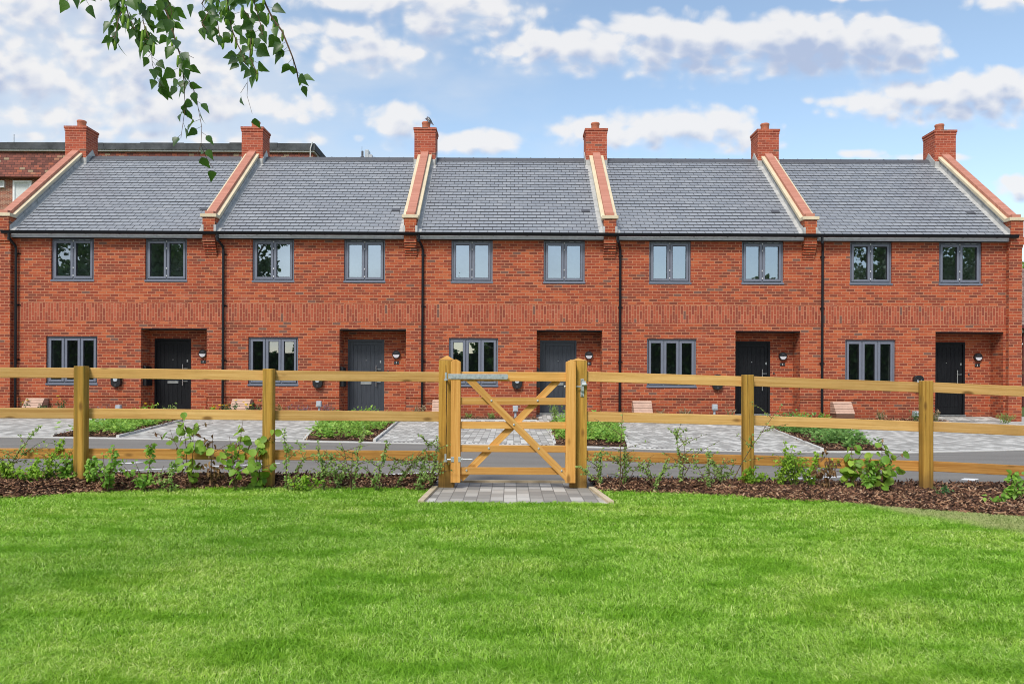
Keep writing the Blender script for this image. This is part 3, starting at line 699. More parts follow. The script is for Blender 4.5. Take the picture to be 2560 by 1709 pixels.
HL = ['end of terrace brick house at the far left, black door numbered 1', 'brick terraced house with door number 2, second from the left', 'middle brick terraced house behind the gate, bird on the chimney pot to its left',
      'brick terraced house with dark door number 4, second from the right', 'end of terrace brick house at the far right with door number 5']
def house(i):
    x0, x1 = PC[i], PC[i + 1]
    xl = x0 - (.175 if i == 0 else 0); xr = x1 + (.175 if i == 4 else 0)
    H = thing('terraced_house', ((x0 + x1) / 2, YF, 0), HL[i], 'house', 'five terraced brick houses')
    uw = [tuple(fx(p) for p in w) for w in UPW[i]]; lw = tuple(fx(p, 900) for p in LOW[i]); rc = tuple(fx(p, 900) for p in REC[i])
    # front wall
    m = MB(); holes = [(a, b, WZ[0], 5) for a, b in uw] + [(lw[0], lw[1], LZ[0], LZ[1]), (rc[0], rc[1], -.2, RZ)]
    holes_grid(m, xl, xr, .57, ZT, YF, holes, [(2.65, 3.127, 1)])
    holes_grid(m, xl, xr, -.15, .57, YF + .022, [(rc[0], rc[1], -.2, 1)])
    m.quad((xl, YF + .022, .57), (rc[0], YF + .022, .57), (rc[0], YF, .57), (xl, YF, .57)); m.quad((rc[1], YF + .022, .57), (xr, YF + .022, .57), (xr, YF, .57), (rc[1], YF, .57))
    for a, b in uw: reveal(m, a, b, WZ[0], ZT, YF, YF + .14, top=False)
    reveal(m, lw[0], lw[1], LZ[0], LZ[1], YF, YF + .14)
    m.build('wall', [MAT['brick'], MAT['soldier']], H)
    # porch recess
    dx0 = rc[0] + .115; dx1 = dx0 + 1.024; dz0, dz1 = .145, 2.185
    m = MB(); reveal(m, rc[0], rc[1], -.1, RZ, YF + .001, YB, bottom=False, top=False)
    holes_grid(m, rc[0], rc[1], -.1, RZ, YB, [(dx0, dx1, -.2, dz1)])
    m.build('porch_wall', MAT['brick2'], H)
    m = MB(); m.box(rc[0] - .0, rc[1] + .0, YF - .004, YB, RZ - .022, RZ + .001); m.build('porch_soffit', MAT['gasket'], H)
    m = MB(); m.quad((rc[0], YB + .02, .10), (rc[0], YF - .25, .012), (rc[1], YF - .25, .012), (rc[1], YB + .02, .10)); m.build('porch_floor', MAT['paver'], H)
    # door
    dm = MAT['door_reflection_tint'] if i in (1, 2) else MAT['door']
    m = MB(); ring(m, dx0, dx1, dz0, dz1, .055, YB - .005, YB + .09, .02); D = m.build('door', dm, H); D.name = 'door'
    m = MB(); a, b = dx0 + .055, dx1 - .055
    m.box(a, b, YB + .035, YB + .06, dz0 + .02, dz1 - .055)
    ring(m, a + .002, b - .002, dz0 + .022, dz1 - .057, .095, YB + .026, YB + .036, .19)
    nb = 6; wbd = (b - a - .19) / nb
    for k in range(nb): m.box(a + .095 + wbd * k + .005, a + .095 + wbd * (k + 1) - .005, YB + .029, YB + .036, dz0 + .215, dz1 - .155)
    bevel(m.build('door_leaf', dm, D), .003, 1)
    m = MB(); m.box(dx0 - .01, dx1 + .01, YB - .04, YB + .02, dz0 - .03, dz0); m.build('threshold', MAT['steel'], D)
    hx = dx1 - .225; lo, hi = (.87, 1.47) if i < 3 else (.80, 1.40)
    m = MB(); m.tube([(hx, YB - .03, lo), (hx, YB - .03, hi)], .013, 8)
    for z in (lo + .12, hi - .12): m.tube([(hx, YB + .03, z), (hx, YB - .03, z)], .009, 6); m.box(hx, hx + .13, YB - .012, YB + .0, z - .008, z + .008) if i < 3 or z > 1.2 else None
    m.build('handle', MAT['steel'], D, smooth=False)
    m = MB(); m.box(hx + .10, hx + .135, YB + .01, YB + .03, 1.53, 1.60); m.build('lock', MAT['steel'], D)
    m = MB(); xm = (a + b) / 2; m.disc((xm, 0, 1.6), .012, YB + .01, YB + .03, 10); m.build('spyhole', MAT['steel'], D)
    m = MB(); ring(m, xm - .15, xm + .15, .93, 1.0, .018, YB + .012, YB + .03); m.box(xm - .13, xm + .13, YB + .018, YB + .028, .95, .98); m.build('letter_plate', MAT['steel'], D)
    # bulkhead lamp, number plate, bell
    c = Vector((dx1 + .345, YB, 1.767)); m = MB(); m.disc(c, .112, YB - .07, YB + .001, 28); lp = m.build('wall_lamp', MAT['black'], H)
    m = MB(); m.disc(c - Vector((0, 0, .004)), .088, YB - .082, YB - .069, 20, math.pi, 2 * math.pi); m.build('lens', MAT['opal'], lp)
    m = MB(); m.disc(c + Vector((0, 0, .02)), .06, YB - .078, YB - .069, 12, .3, math.pi - .3); m.build('hood', plainc('lamp_hood', (.06, .06, .07)), lp)
    c = Vector((dx1 + .345, YB - .012, 1.54)); m = MB(); m.box(c.x - .072, c.x + .072, YB - .012, YB + .001, 1.497, 1.583); npl = m.build('number_plate', MAT['black'], H)
    digit('12345'[i], c, .056).build('numeral', MAT['white'], npl)
    for sx in (-1, 1):
        m = MB(); m.disc(c + Vector((sx * .058, 0, 0)), .006, YB - .015, YB - .011, 8); m.build('screw', MAT['greybox'], npl)
    m = MB(); m.box(dx1 + .088, dx1 + .122, YB - .02, YB + .001, 1.262, 1.318); bl = m.build('doorbell', MAT['black'], H)
    m = MB(); m.disc((dx1 + .105, 0, 1.29), .009, YB - .024, YB - .019, 10); m.build('button', MAT['greybox'], bl)
    if i < 3:      # slim post box on the left cheek of the porch
        m = MB(); m.hexa([(rc[0], YF + .1, .86), (rc[0] + .10, YF + .1, .86), (rc[0] + .10, YF + .46, .86), (rc[0], YF + .46, .86), (rc[0], YF + .1, 1.42), (rc[0] + .085, YF + .1, 1.39), (rc[0] + .085, YF + .46, 1.39), (rc[0], YF + .46, 1.42)])
        pb = bevel(m.build('post_box', MAT['black'], H), .008, 2)
        m = MB(); m.box(rc[0] + .088, rc[0] + .106, YF + .14, YF + .42, 1.28, 1.31); m.build('flap', MAT['greybox2'], pb)
    # car charger
    cx = fx(CHG[i], 950); m = MB(); zt, zb = 1.245, .815
    prof = [(-.135, 1.13), (-.12, 1.19), (-.085, 1.23), (-.04, zt), (.04, zt), (.085, 1.23), (.12, 1.19), (.135, 1.13), (.135, .92), (.10, .855), (.0, zb), (-.10, .855), (-.135, .92)]
    m.prism([(cx + a, b) for a, b in prof], YF - .11, YF + .001); ch = bevel(m.build('charging_point', MAT['black'], H), .012, 2)
    m = MB(); m.prism([(cx + a * .42, 1.06 + (b - 1.035) * .38) for a, b in prof], YF - .122, YF - .11); m.build('face_plate', MAT['greybox'], ch)
    m = MB(); m.box(cx - .035, cx + .035, YF - .128, YF - .121, 1.10, 1.14); m.build('display', MAT['gasket'], ch)
    m = MB(); m.disc((cx, 0, .885), .03, YF - .118, YF - .108, 14); m.build('socket', MAT['greybox2'], ch)
    # windows
    for a, b in uw: window(H, a, b, WZ[0], WZ[1], 2, False); interior(H, a, b, WZ[0], WZ[1], False, i)
    window(H, lw[0], lw[1], LZ[0], LZ[1], 3, True); interior(H, lw[0], lw[1], LZ[0], LZ[1], True, i)
    # eaves
    fa, fb = x0 + .165, x1 - .165
    m = MB(); m.box(fa, fb, 20.865, 20.895, 4.895, 5.03); m.build('fascia', MAT['fascia'], H)
    m = MB(); m.box(fa, fb, 20.895, YF + .15, 4.885, 4.897); m.box(xl, xr, YF + .0, YF + .3, 4.898, 5.04); m.build('soffit', MAT['gasket'], H)
    ga, gb = (x0 + (.03 if i == 0 else 0), x1 - (.0 if i < 4 else .03))
    m = MB(); prof = [(20.735 + .068 * math.cos(t), 5.045 + .085 * math.sin(t)) for t in np.linspace(math.pi, 2 * math.pi, 11)]
    inn = [(20.735 + .06 * math.cos(t), 5.045 + .077 * math.sin(t)) for t in np.linspace(2 * math.pi, math.pi, 11)]
    m.prism(prof + inn, ga, gb, 'x')
    xx = ga + .4
    while xx < gb - .1:
        m.prism([(20.735 + .072 * math.cos(t), 5.045 + .089 * math.sin(t)) for t in np.linspace(math.pi, 2 * math.pi, 9)], xx, xx + .035, 'x'); xx += .92
    m.build('gutter', MAT['gutter'], H)
    # downpipe
    px = fx(PIPE[i], 800); m = MB(); xo = px - (.09 if i else .07)
    m.tube([(xo, 20.735, 4.99), (xo, 20.735, 4.86), (xo + .02, 20.76, 4.80), (px - .01, 20.90, 4.68), (px, 20.925, 4.6), (px, 20.925, -.02)], .034, 10)
    m.tube([(xo, 20.735, 4.86), (xo, 20.735, 4.79)], .041, 10)
    for z in (4.45, 3.05, 1.55): m.box(px - .045, px + .045, 20.93, 21.0, z, z + .03); m.box(px + .03, px + .085, 20.975, 21.0, z + .002, z + .028)
    m.build('downpipe', MAT['gutter'], H)
    # slates
    sa, sb = x0 + .17, x1 - .17
    ang = math.atan(RS); cs, sn = math.cos(ang), math.sin(ang); g = .1795; rows = 27; r = random.Random(50 + i)
    def P(x, s, h): return (x, YE + s * cs - h * sn, ZE + s * sn + h * cs)
    m = MB(); m.quad(P(sa, -.02, -.03), P(sb, -.02, -.03), P(sb, rows * g, -.03), P(sa, rows * g, -.03))
    for k in range(rows):
        x = sa - (.122 if k % 2 else 0) - r.uniform(0, .01); s0 = k * g - .04
        while x < sb:
            a, b = max(x, sa), min(x + .230, sb); w = r.uniform(-.0015, .0025); t = r.uniform(-.002, .002); L_ = min(.34, rows * g - s0 + .02)
            if b - a > .02:
                m.hexa([P(a, s0 + t, .012 + w), P(b, s0 + t, .012 + w), P(b, s0 + L_, -.014), P(a, s0 + L_, -.014), P(a, s0 + t, .032 + w), P(b, s0 + t, .032 + w), P(b, s0 + L_, -.005), P(a, s0 + L_, -.005)])
            if sa < x - .01 and x < sb:
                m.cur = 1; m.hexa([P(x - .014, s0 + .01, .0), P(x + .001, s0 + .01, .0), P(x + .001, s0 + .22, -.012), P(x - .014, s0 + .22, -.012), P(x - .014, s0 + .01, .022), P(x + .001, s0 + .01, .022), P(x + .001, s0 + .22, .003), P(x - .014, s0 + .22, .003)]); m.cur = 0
            x += .244
    for (ex,) in ((0,),):      # rear slope, plain
        m.quad((sa, 2 * YR - YE, ZE), (sa, YR, ZR), (sb, YR, ZR), (sb, 2 * YR - YE, ZE))
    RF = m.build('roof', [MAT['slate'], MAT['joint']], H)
    m = MB(); x = sa - .02
    while x < sb - .05:
        e = min(x + .455, sb + .02)
        m.prism([(YR - .15, ZR - .075), (YR - .012, ZR + .07), (YR + .012, ZR + .07), (YR + .15, ZR - .075), (YR + .15, ZR - .10), (YR, ZR + .02), (YR - .15, ZR - .10)], x, e - .008, 'x')
        m.prism([(YR - .155, ZR - .078), (YR, ZR + .085), (YR + .155, ZR - .078)], e - .02, e + .012, 'x'); x += .46
    m.build('ridge', MAT['ridge'], RF)
    vx = [512, 990, 1464, 1938, 2426][i]; c = at(vx, 524, 21.85); s0 = (c.y - YE) / cs
    m = MB(); m.hexa([P(c.x - .12, s0 - .06, .0), P(c.x + .12, s0 - .06, .0), P(c.x + .12, s0 + .1, .0), P(c.x - .12, s0 + .1, .0), P(c.x - .12, s0 - .06, .045), P(c.x + .12, s0 - .06, .045), P(c.x + .12, s0 + .1, .03), P(c.x - .12, s0 + .1, .03)])
    m.build('vent', MAT['ridge'], RF)
    # party walls, parapets, chimneys
    for j in ([i, 5] if i == 4 else [i]): parapet(H, j)
    if i in (0, 4):
        xx = x0 - .175 if i == 0 else x1 + .175; xi = xx + (.3 if i == 0 else -.3)
        m = MB(); m.prism([(YF + .05, -.1), (2 * YR - YF, -.1), (2 * YR - YF, 5.3), (YR, ZR + .3), (YF + .05, 5.3)], min(xx, xi), max(xx, xi), 'x'); m.build('gable_wall', MAT['brick'], H)
    m = MB(); m.quad((xl, 2 * YR - YF, -.1), (xr, 2 * YR - YF, -.1), (xr, 2 * YR - YF, 5.1), (xl, 2 * YR - YF, 5.1)); m.build('rear_wall', MAT['brick'], H)
    return H

def plainc(name, c):
    if name not in MAT: MAT[name] = plain(name, c)
    return MAT[name]
MAT['greybox2'] = plain('dark_grey_plastic', (.05, .05, .055), .4)
def parapet(H, j):
    x = PC[j]; end = j in (0, 5); w = .168
    CS = .81; zc = 5.63; y0 = 21.0; y1 = 24.30; yf = 20.80
    # pier and corbel
    m = MB()
    if end:
        m.box(x - .178, x + .178, 20.865, YF + .05, -.1, 4.72)
        m.box(x - .18, x + .18, 20.835, YF + .05, 4.72, 4.795); m.box(x - .183, x + .183, 20.80, YF + .05, 4.795, 5.0)
    else:
        for k in range(6):
            yy = 20.985 - .031 * k; m.box(x - w + .002, x + w - .002, yy, YF + .02, 4.39 + .067 * k, 4.39 + .067 * k + .049)
        m.box(x - w + .02, x + w - .02, 20.975, YF + .02, 4.40, 4.79)
        m.box(x - w, x + w, 20.80, YF + .02, 4.79, 5.0)
    m.box(x - w, x + w, 20.802, YF + .3, 5.0, 5.46)
    m.build('corbelled_pier' if not end else 'end_pier', MAT['brick'], H)
    # parapet body, faced with lead
    m = MB(); zt = lambda y: 5.45 + CS * max(y - y0, 0)
    m.prism([(20.98, 4.95), (20.98, zt(20.98)), (y1 + .1, zt(y1 + .1)), (y1 + .1, 7.4)], x - w + .003, x + w - .003, 'x')
    m.prism([(YR, ZR - .3), (YR, ZR + .25), (2 * YR - 21.0, 5.35), (2 * YR - 21.0, 4.95)], x - w + .003, x + w - .003, 'x')
    m.build('parapet', MAT['lead'], H)
    m = MB(); r = random.Random(j)      # stepped lead soakers dressed over the slates
    for sg in (-1, 1):
        if end and ((j == 0 and sg < 0) or (j == 5 and sg > 0)): continue
        y = 20.84
        while y < 24.1:
            ye = min(y + .62, 24.25); a, b = x + sg * (w - .01), x + sg * (w + .13 + r.uniform(-.01, .01))
            Z = lambda yy, h: ZE + RS * (yy - YE) + h
            m.hexa([(a, y, Z(y, .02)), (b, y, Z(y, .02)), (b, ye, Z(ye, .02)), (a, ye, Z(ye, .02)), (a, y, Z(y, .05)), (b, y, Z(y, .036)), (b, ye - .01, Z(ye, .03)), (a, ye - .01, Z(ye, .045))])
            c, d = x + sg * (w + .0), x + sg * (w + .014)
            m.hexa([(c, y, Z(y, .02)), (d, y, Z(y, .02)), (d, ye - .012, Z(ye, .02)), (c, ye - .012, Z(ye, .02)), (c, y, Z(y, .17)), (d, y, Z(y, .17)), (d, ye - .012, Z(ye, .14)), (c, ye - .012, Z(ye, .14))])
            y += .60
        if not end: m.box(x + sg * w - .03, x + sg * w + .03, 20.795, 20.86, 5.05, 5.24)
    m.build('lead_flashing', MAT['lead'], H)
    # coping: stone slab and bricks on edge
    m = MB(); s = lambda y, o: zc + CS * (y - y0) + o; ya = yf - .035
    m.prism([(ya, 5.445), (ya, 5.535), (y0 - .01, 5.535), (y1, s(y1, -.095)), (y1, s(y1, -.19)), (y0 + .02, 5.445)], x - .222, x + .222, 'x')
    bevel(m.build('coping_stone', MAT['stone'], H), .01, 2)
    m = MB(); m.prism([(yf + .03, 5.533), (yf + .03, 5.625), (y0 - .03, s(y0, 0)), (y1, s(y1, 0)), (y1, s(y1, -.10)), (y0 + .0, 5.533)], x - .118, x + .118, 'x')
    bevel(m.build('brick_coping', MAT['copbrick'], H), .005, 1)
    # chimney
    a, b = .335, .345
    m = MB(); m.box(x - a, x + a, YR - b, YR + b, 7.3, 8.885)
    m.box(x - a - .014, x + a + .014, YR - b - .014, YR + b + .014, 8.885, 8.962); m.box(x - a - .03, x + a + .03, YR - b - .03, YR + b + .03, 8.967, 9.04)
    C_ = m.build('chimney', MAT['chim'], H); bevel(C_, .004, 1)
    m = MB(); m.hexa([(x - a, YR - b, 9.04), (x + a, YR - b, 9.04), (x + a, YR + b, 9.04), (x - a, YR + b, 9.04), (x - .2, YR - .2, 9.075), (x + .2, YR - .2, 9.075), (x + .2, YR + .2, 9.075), (x - .2, YR + .2, 9.075)]); m.build('flaunching', MAT['mortarcap'], C_)
    m = MB(); m.lathe([(.130, 9.02), (.128, 9.25), (.142, 9.262), (.142, 9.302), (.134, 9.315), (.118, 9.315), (.11, 9.10), (.0, 9.1)], (x, YR, 0), 24); m.build('chimney_pot', MAT['pot'], C_, smooth=True)
    m = MB(); zf = ZE + RS * (YR - b - YE)
    m.box(x - a - .012, x + a + .012, YR - b - .02, YR - b + .002, zf - .03, zf + .20)
    m.hexa([(x - a - .02, YR - b - .22, zf - RS * .22 + .015), (x + a + .02, YR - b - .22, zf - RS * .22 + .015), (x + a + .02, YR - b, zf + .015), (x - a - .02, YR - b, zf + .015), (x - a - .02, YR - b - .22, zf - RS * .22 + .035), (x + a + .02, YR - b - .22, zf - RS * .22 + .035), (x + a + .02, YR - b, zf + .035), (x - a - .02, YR - b, zf + .035)])
    for sg in (-1, 1):
        m.prism([(YR - b - .02, zf - .05), (YR + .0, ZR - .05), (YR + .0, ZR + .27), (YR - b - .02, zf + .20)], x + sg * a, x + sg * (a + .02), 'x')
        m.prism([(YR, ZR - .05), (YR + b, ZR - RS * b - .05), (YR + b, ZR - RS * b + .2), (YR, ZR + .27)], x + sg * a, x + sg * (a + .02), 'x')
    m.build('lead_apron', MAT['lead'], C_)
for i in range(5): house(i)

# ------------------------------------------------------------------ fence and gate
def fence_y(px): return float(np.interp(px, [-1000, 0, 203, 673, 1055, 1500, 1868, 2315, 2560, 3000], [6.7, 7.23, 7.28, 7.42, 7.50, 7.50, 7.45, 7.35, 7.2, 6.9]))
def rail(T, pa, pb, ya, yb, mat='rail'):
    """pa/pb: photo x; ya/yb: (top, bottom) photo y at each end"""
    Ya, Yb = fence_y(pa) + .055, fence_y(pb) + .055
    A = (at(pa, ya[0], Ya) + at(pa, ya[1], Ya)) / 2; B = (at(pb, yb[0], Yb) + at(pb, yb[1], Yb)) / 2
    h = .098; L_ = (B - A).length; m = MB(); m.box(-L_ / 2, L_ / 2, -.019, .019, -h / 2, h / 2)
    o = link('rail', new_mesh('rail', m.v, m.f, [MAT[mat]]), T); d = (B - A).normalized()
    o.location = (A + B) / 2 - T.location
    ex = d; ey = Vector((0, 0, 1)).cross(ex).normalized(); ez = ex.cross(ey)
    o.rotation_euler = Matrix((ex, ey, ez)).transposed().to_euler(); bevel(o, .004, 2)
def fpost(T, px, ytop, w=.102):
    Y = fence_y(px); c = at(px, ytop, Y - w / 2); m = MB(); h = c.z + .3; k = .012; a = w / 2; P_ = [(-a + k, -a), (a - k, -a), (a, -a + k), (a, a - k), (a - k, a), (-a + k, a), (-a, a - k), (-a, -a + k)]
    m.prism(P_[::-1], -h / 2, h / 2, 'z'); o = link('post', new_mesh('post', m.v, m.f, [MAT['post']]), T)
    o.location = Vector((c.x, Y + .0, c.z - h / 2)) - T.location; o.rotation_euler = (0, R(random.uniform(-.3, .3)), R(random.uniform(-1, 1))); bevel(o, .005, 2)
g0 = gp(560, 1222)
FL = thing('post_and_rail_fence', (g0.x, 7.4, 0), 'golden timber post and rail fence to the left of the gate', 'fence')
fpost(FL, -262, 905); fpost(FL, 196, 914.5, .104); fpost(FL, 668.5, 921.5)
RL = [[(918, 942), (1019, 1043), (1121, 1145)], [(919.8, 943.8), (1020.5, 1044.5), (1121, 1145)], [(926, 950), (1025.5, 1049.5), (1124.5, 1148.5)], [(930, 954.5), (1028.8, 1052.5), (1126.5, 1151)]]
for k in range(3):
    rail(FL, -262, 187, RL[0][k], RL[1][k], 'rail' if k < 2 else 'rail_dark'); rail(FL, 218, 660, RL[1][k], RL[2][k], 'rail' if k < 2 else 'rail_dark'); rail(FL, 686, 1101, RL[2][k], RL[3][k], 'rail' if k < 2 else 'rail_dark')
FR = thing('post_and_rail_fence', (3.6, 7.4, 0), 'golden timber post and rail fence to the right of the gate', 'fence')
fpost(FR, 1874, 936.5); fpost(FR, 2323, 951.5); fpost(FR, 2790, 972)
RR = [[(929, 953), (1028, 1052.5), (1125.5, 1150)], [(940.5, 965), (1037.5, 1062.5), (1137, 1161.5)], [(955.5, 980), (1053.5, 1077.5), (1152.6, 1176.5)], [(976, 1001), (1074, 1099), (1176, 1200)]]
for k in range(3):
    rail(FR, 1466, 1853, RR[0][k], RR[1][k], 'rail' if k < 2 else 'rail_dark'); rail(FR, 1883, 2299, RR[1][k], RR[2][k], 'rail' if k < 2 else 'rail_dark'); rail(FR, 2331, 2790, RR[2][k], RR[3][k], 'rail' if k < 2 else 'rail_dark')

C8 = lambda x, y, Y: at(1000 + x / 3.485, 850 + y / 3.485, Y)
def gate_post(xl, ytop_sh, ypk, w, label):
    Y = 7.50 + w / 2; a = C8(xl, ytop_sh, 7.50); a.x += w / 2; pk = C8(415, ypk, Y).z; T = thing('gate_post', (a.x, Y, 0), label, 'gate post', 'square timber gate posts')
    m = MB(); h = w / 2; z0, z1 = -.25, a.z
    P_ = lambda z: [(a.x - h, Y - h, z), (a.x + h, Y - h, z), (a.x + h, Y + h, z), (a.x - h, Y + h, z)]
    m.hexa(P_(z0) + P_(z1)); o = m.build('post', MAT['post'], T, loc=(a.x, Y, .6)); bevel(o, .006, 2)
    m = MB(); q = P_(z1 - .0005); e = .002; ap = (a.x, Y, pk)
    q = [(a.x + (p[0] - a.x) * 1.01, Y + (p[1] - Y) * 1.01, p[2] + .001) for p in q]
    for k in range(4): m.quad(q[k], q[(k + 1) % 4], ap)
    m.build('pyramid_top', MAT['gwood_x'], T); return T
TL = gate_post(338, 172, 133, .152, 'tall square gate post on the hinge side, deep crack down its face')
# the crack in the hinge post
m = MB(); Yc = 7.50 - .0015; cp = [(400, 215, 2.2), (402, 330, 3.2), (406, 420, 3.6), (404, 560, 3.0), (408, 700, 2.6), (402, 850, 2.6), (404, 1000, 1.6), (385, 1110, 1.5), (380, 1290, 1.0)]
for (xa, ya, wa), (xb, yb, wb) in zip(cp, cp[1:]): m.quad(C8(xa - wa, ya, Yc), C8(xb - wb, yb, Yc), C8(xb + wb, yb, Yc), C8(xa + wa, ya, Yc))
m.build('crack', MAT['soil'], TL)
TR_ = gate_post(1486, 178, 150, .164, 'tall square gate post on the latch side')
YG0, YG1 = 7.425, 7.495
GC = C8(988, 1240, 7.45); G = thing('gate', (GC.x, 7.46, GC.z), 'small golden timber gate with crossed braces, closed', 'gate')
def stile(xa, xb, yt, ya, yb):
    a, b = C8(xa, ya, YG0), C8(xb, ya, YG0); t = C8((xa + xb) / 2, yt, YG0).z; lo = C8(xa, yb, YG0).z
    m = MB(); m.prism([(a.x, lo), (b.x, lo), (b.x, a.z), ((a.x + b.x) / 2, t), (a.x, a.z)], YG0 - .012, YG1, 'y')
    bevel(m.build('stile', MAT['gwood_z'], G, loc=(a.x, YG0, .6)), .004, 2)
stile(445, 529, 165, 187, 1240); stile(1447, 1533, 170, 191, 1243)
for ya, yb in ((277, 357), (500, 562), (712, 772), (916, 975), (1109, 1170)):
    a, b = C8(525, ya, YG0 + .022), C8(1450, yb, YG0 + .022); m = MB(); m.box(a.x, b.x, YG0 + .022, YG0 + .058, (a.z + b.z) / 2 - abs(a.z - C8(525, yb, YG0 + .022).z) / 2, (a.z + b.z) / 2 + abs(a.z - C8(525, yb, YG0 + .022).z) / 2)
    bevel(m.build('rail', MAT['gwood_x'], G, loc=((a.x + b.x) / 2, YG0 + .04, a.z)), .003, 2)
def brace(p, q, Y, w=.071, t=.02):
    A, B = C8(*p, Y), C8(*q, Y); L_ = (B - A).length; d = (B - A).normalized(); m = MB()
    zt = C8(600, 357, Y).z; 
    m.box(-L_ / 2, L_ / 2, -t / 2, t / 2, -w / 2, w / 2)
    o = link('brace', new_mesh('brace', m.v, m.f, [MAT['gwood_x']]), G); o.location = (A + B) / 2 - G.location
    ey = Vector((0, 1, 0)); ez = d.cross(ey); o.rotation_euler = Matrix((d, ey, ez)).transposed().to_euler(); bevel(o, .003, 2)
brace((596, 333), (1465, 1206), YG0 + .010, .068, .022); brace((528, 1205), (1378, 345), YG0 + .069, .068, .022)
for (x, y) in ((797, 527), (1200, 527), (993, 735), (773, 942), (1208, 942), (578, 1135), (1408, 1138)):
    c = C8(x, y, YG0 - .004); m = MB(); m.disc(c, .0105, YG0 - .008 if x in (797, 993, 1408) or (x, y) == (1208, 942) else YG0 + .014, YG0 + .023, 12); bevel(m.build('bolt', MAT['galv'], G), .003, 2)
# strap hinge
ys = YG0 - .018; a, b = C8(420, 293, ys), C8(942, 340, ys); m = MB(); r_ = .014
zt, zb = a.z, b.z
m.prism([(a.x, zb), (b.x - r_, zb), (b.x - .004, zb + .004), (b.x, zb + r_), (b.x, zt - r_), (b.x - .004, zt - .004), (b.x - r_, zt), (a.x, zt)], ys - .003, ys + .005, 'y')
h = m.build('hinge', MAT['galv'], G); bevel(h, .001, 1)
m = MB(); c = C8(401, 315, ys); m.tube([(c.x, ys + .012, C8(401, 280, ys).z), (c.x, ys + .012, C8(401, 350, ys).z)], .0125, 12); m.tube([(c.x, ys + .012, C8(401, 338, ys).z), (c.x, ys + .012, C8(401, 352, ys).z)], .021, 14); m.tube([(c.x, ys + .012, C8(0, 345, ys).z), (c.x, 7.51, C8(0, 345, ys).z)], .009, 8); m.build('hinge_pin', MAT['galv'], h)
for x in (480, 687, 893):
    c = C8(x, 317, ys); m = MB(); m.disc(c, .0095, ys - .009, ys, 8); m.build('bolt', MAT['galv'], h)
# lower hinge
h = None
for xa, xb in ((443, 470), (507, 530)):
    a, b = C8(xa, 1015, ys), C8(xb, 1061, ys); m = MB(); m.box(a.x, b.x, ys - .0, ys + .012, b.z, a.z)
    if h is None: h = bevel(m.build('lower_hinge', MAT['galv'], G), .002, 1)
    else: bevel(m.build('plate', MAT['galv'], h), .002, 1)
m = MB(); z = C8(0, 1038, ys).z; xa, xb = C8(400, 0, ys).x, C8(635, 0, ys).x
m.tube([(C8(415, 0, ys).x, ys + .012, z), (C8(445, 0, ys).x, ys + .012, z)], .009, 8); m.tube([(C8(528, 0, ys).x, ys + .02, z), (xb, ys + .02, z)], .0065, 8); m.tube([(C8(532, 0, ys).x, ys + .02, z), (C8(550, 0, ys).x, ys + .02, z)], .014, 6)
m.tube([(xa, ys + .012, C8(0, 990, ys).z), (xa, ys + .012, C8(0, 1050, ys).z)], .010, 10); m.tube([(xa, ys + .012, C8(0, 1044, ys).z), (xa, ys + .012, C8(0, 1058, ys).z)], .019, 12); m.tube([(xa, ys + .012, C8(0, 1052, ys).z), (xa, 7.51, C8(0, 1052, ys).z)], .008, 8)
m.build('hinge_pin', MAT['galv'], h)
# latch on the right post
yl = 7.498; a, b = C8(1573, 337, yl), C8(1602, 493, yl); m = MB(); m.box(a.x, b.x, yl - .006, yl + .003, b.z, a.z); LT = thing('gate_latch', (a.x, yl, b.z), 'galvanised latch plate screwed to the right hand gate post', 'latch')
bevel(m.build('plate', MAT['galv'], LT), .001, 1)
m = MB(); c = C8(1590, 365, yl); m.tube([(c.x - .005, yl - .02, c.z), (c.x + .03, yl - .02, c.z)], .010, 10); c = C8(1600, 385, yl); m.tube([(c.x - .02, yl - .028, c.z), (c.x + .022, yl - .028, c.z)], .016, 10); m.box(c.x + .018, c.x + .032, yl - .034, yl - .022, c.z - .006, c.z + .006)
c = C8(1588, 415, yl); m.box(c.x - .012, c.x + .014, yl - .03, yl, c.z - .03, c.z + .03); m.build('catch', MAT['galv'], LT)
m = MB()
for y in (352, 480): m.disc(C8(1587, y, yl), .010, yl - .010, yl, 10)
m.build('screw', MAT['steel'], LT)
m = MB(); a, b = C8(1432, 405, YG0), C8(1580, 405, YG0); m.tube([(a.x, YG0 + .03, a.z), (b.x, YG0 + .04, a.z)], .0065, 8); m.tube([(a.x, YG0 + .03, a.z - .0), (a.x + .012, YG0 + .03, a.z)], .013, 8); m.build('latch_bar', MAT['galv'], G)

# ------------------------------------------------------------------ planting beds between the drives
BEDS = [([(-8.35, 14.0), (-7.09, 13.85), (-8.3, 19.4), (-9.6, 19.4)], 'cover'), ([(-3.6, 13.42), (-2.33, 13.16), (-2.85, 19.6), (-4.8, 19.6)], 'cover'),
        ([(.73, 12.62), (1.9, 12.3), (2.72, 19.3), (.97, 19.6)], 'cover'), ([(4.81, 11.82), (5.8, 11.85), (7.75, 19.1), (6.2, 19.3)], 'cover2')]
BL = ['leafy green ground cover in the bed between drives one and two', 'bright leafy ground cover in the bed just left of the gate', 'bright leafy ground cover in the bed seen behind the right gate post', 'dark green ground cover in the bed between drives four and five']
def inpoly(p, q):
    s = 0
    for k in range(len(q)):
        a, b = q[k], q[(k + 1) % len(q)]
        if (b[0] - a[0]) * (p[1] - a[1]) - (b[1] - a[1]) * (p[0] - a[0]) < 0: return False
    return True
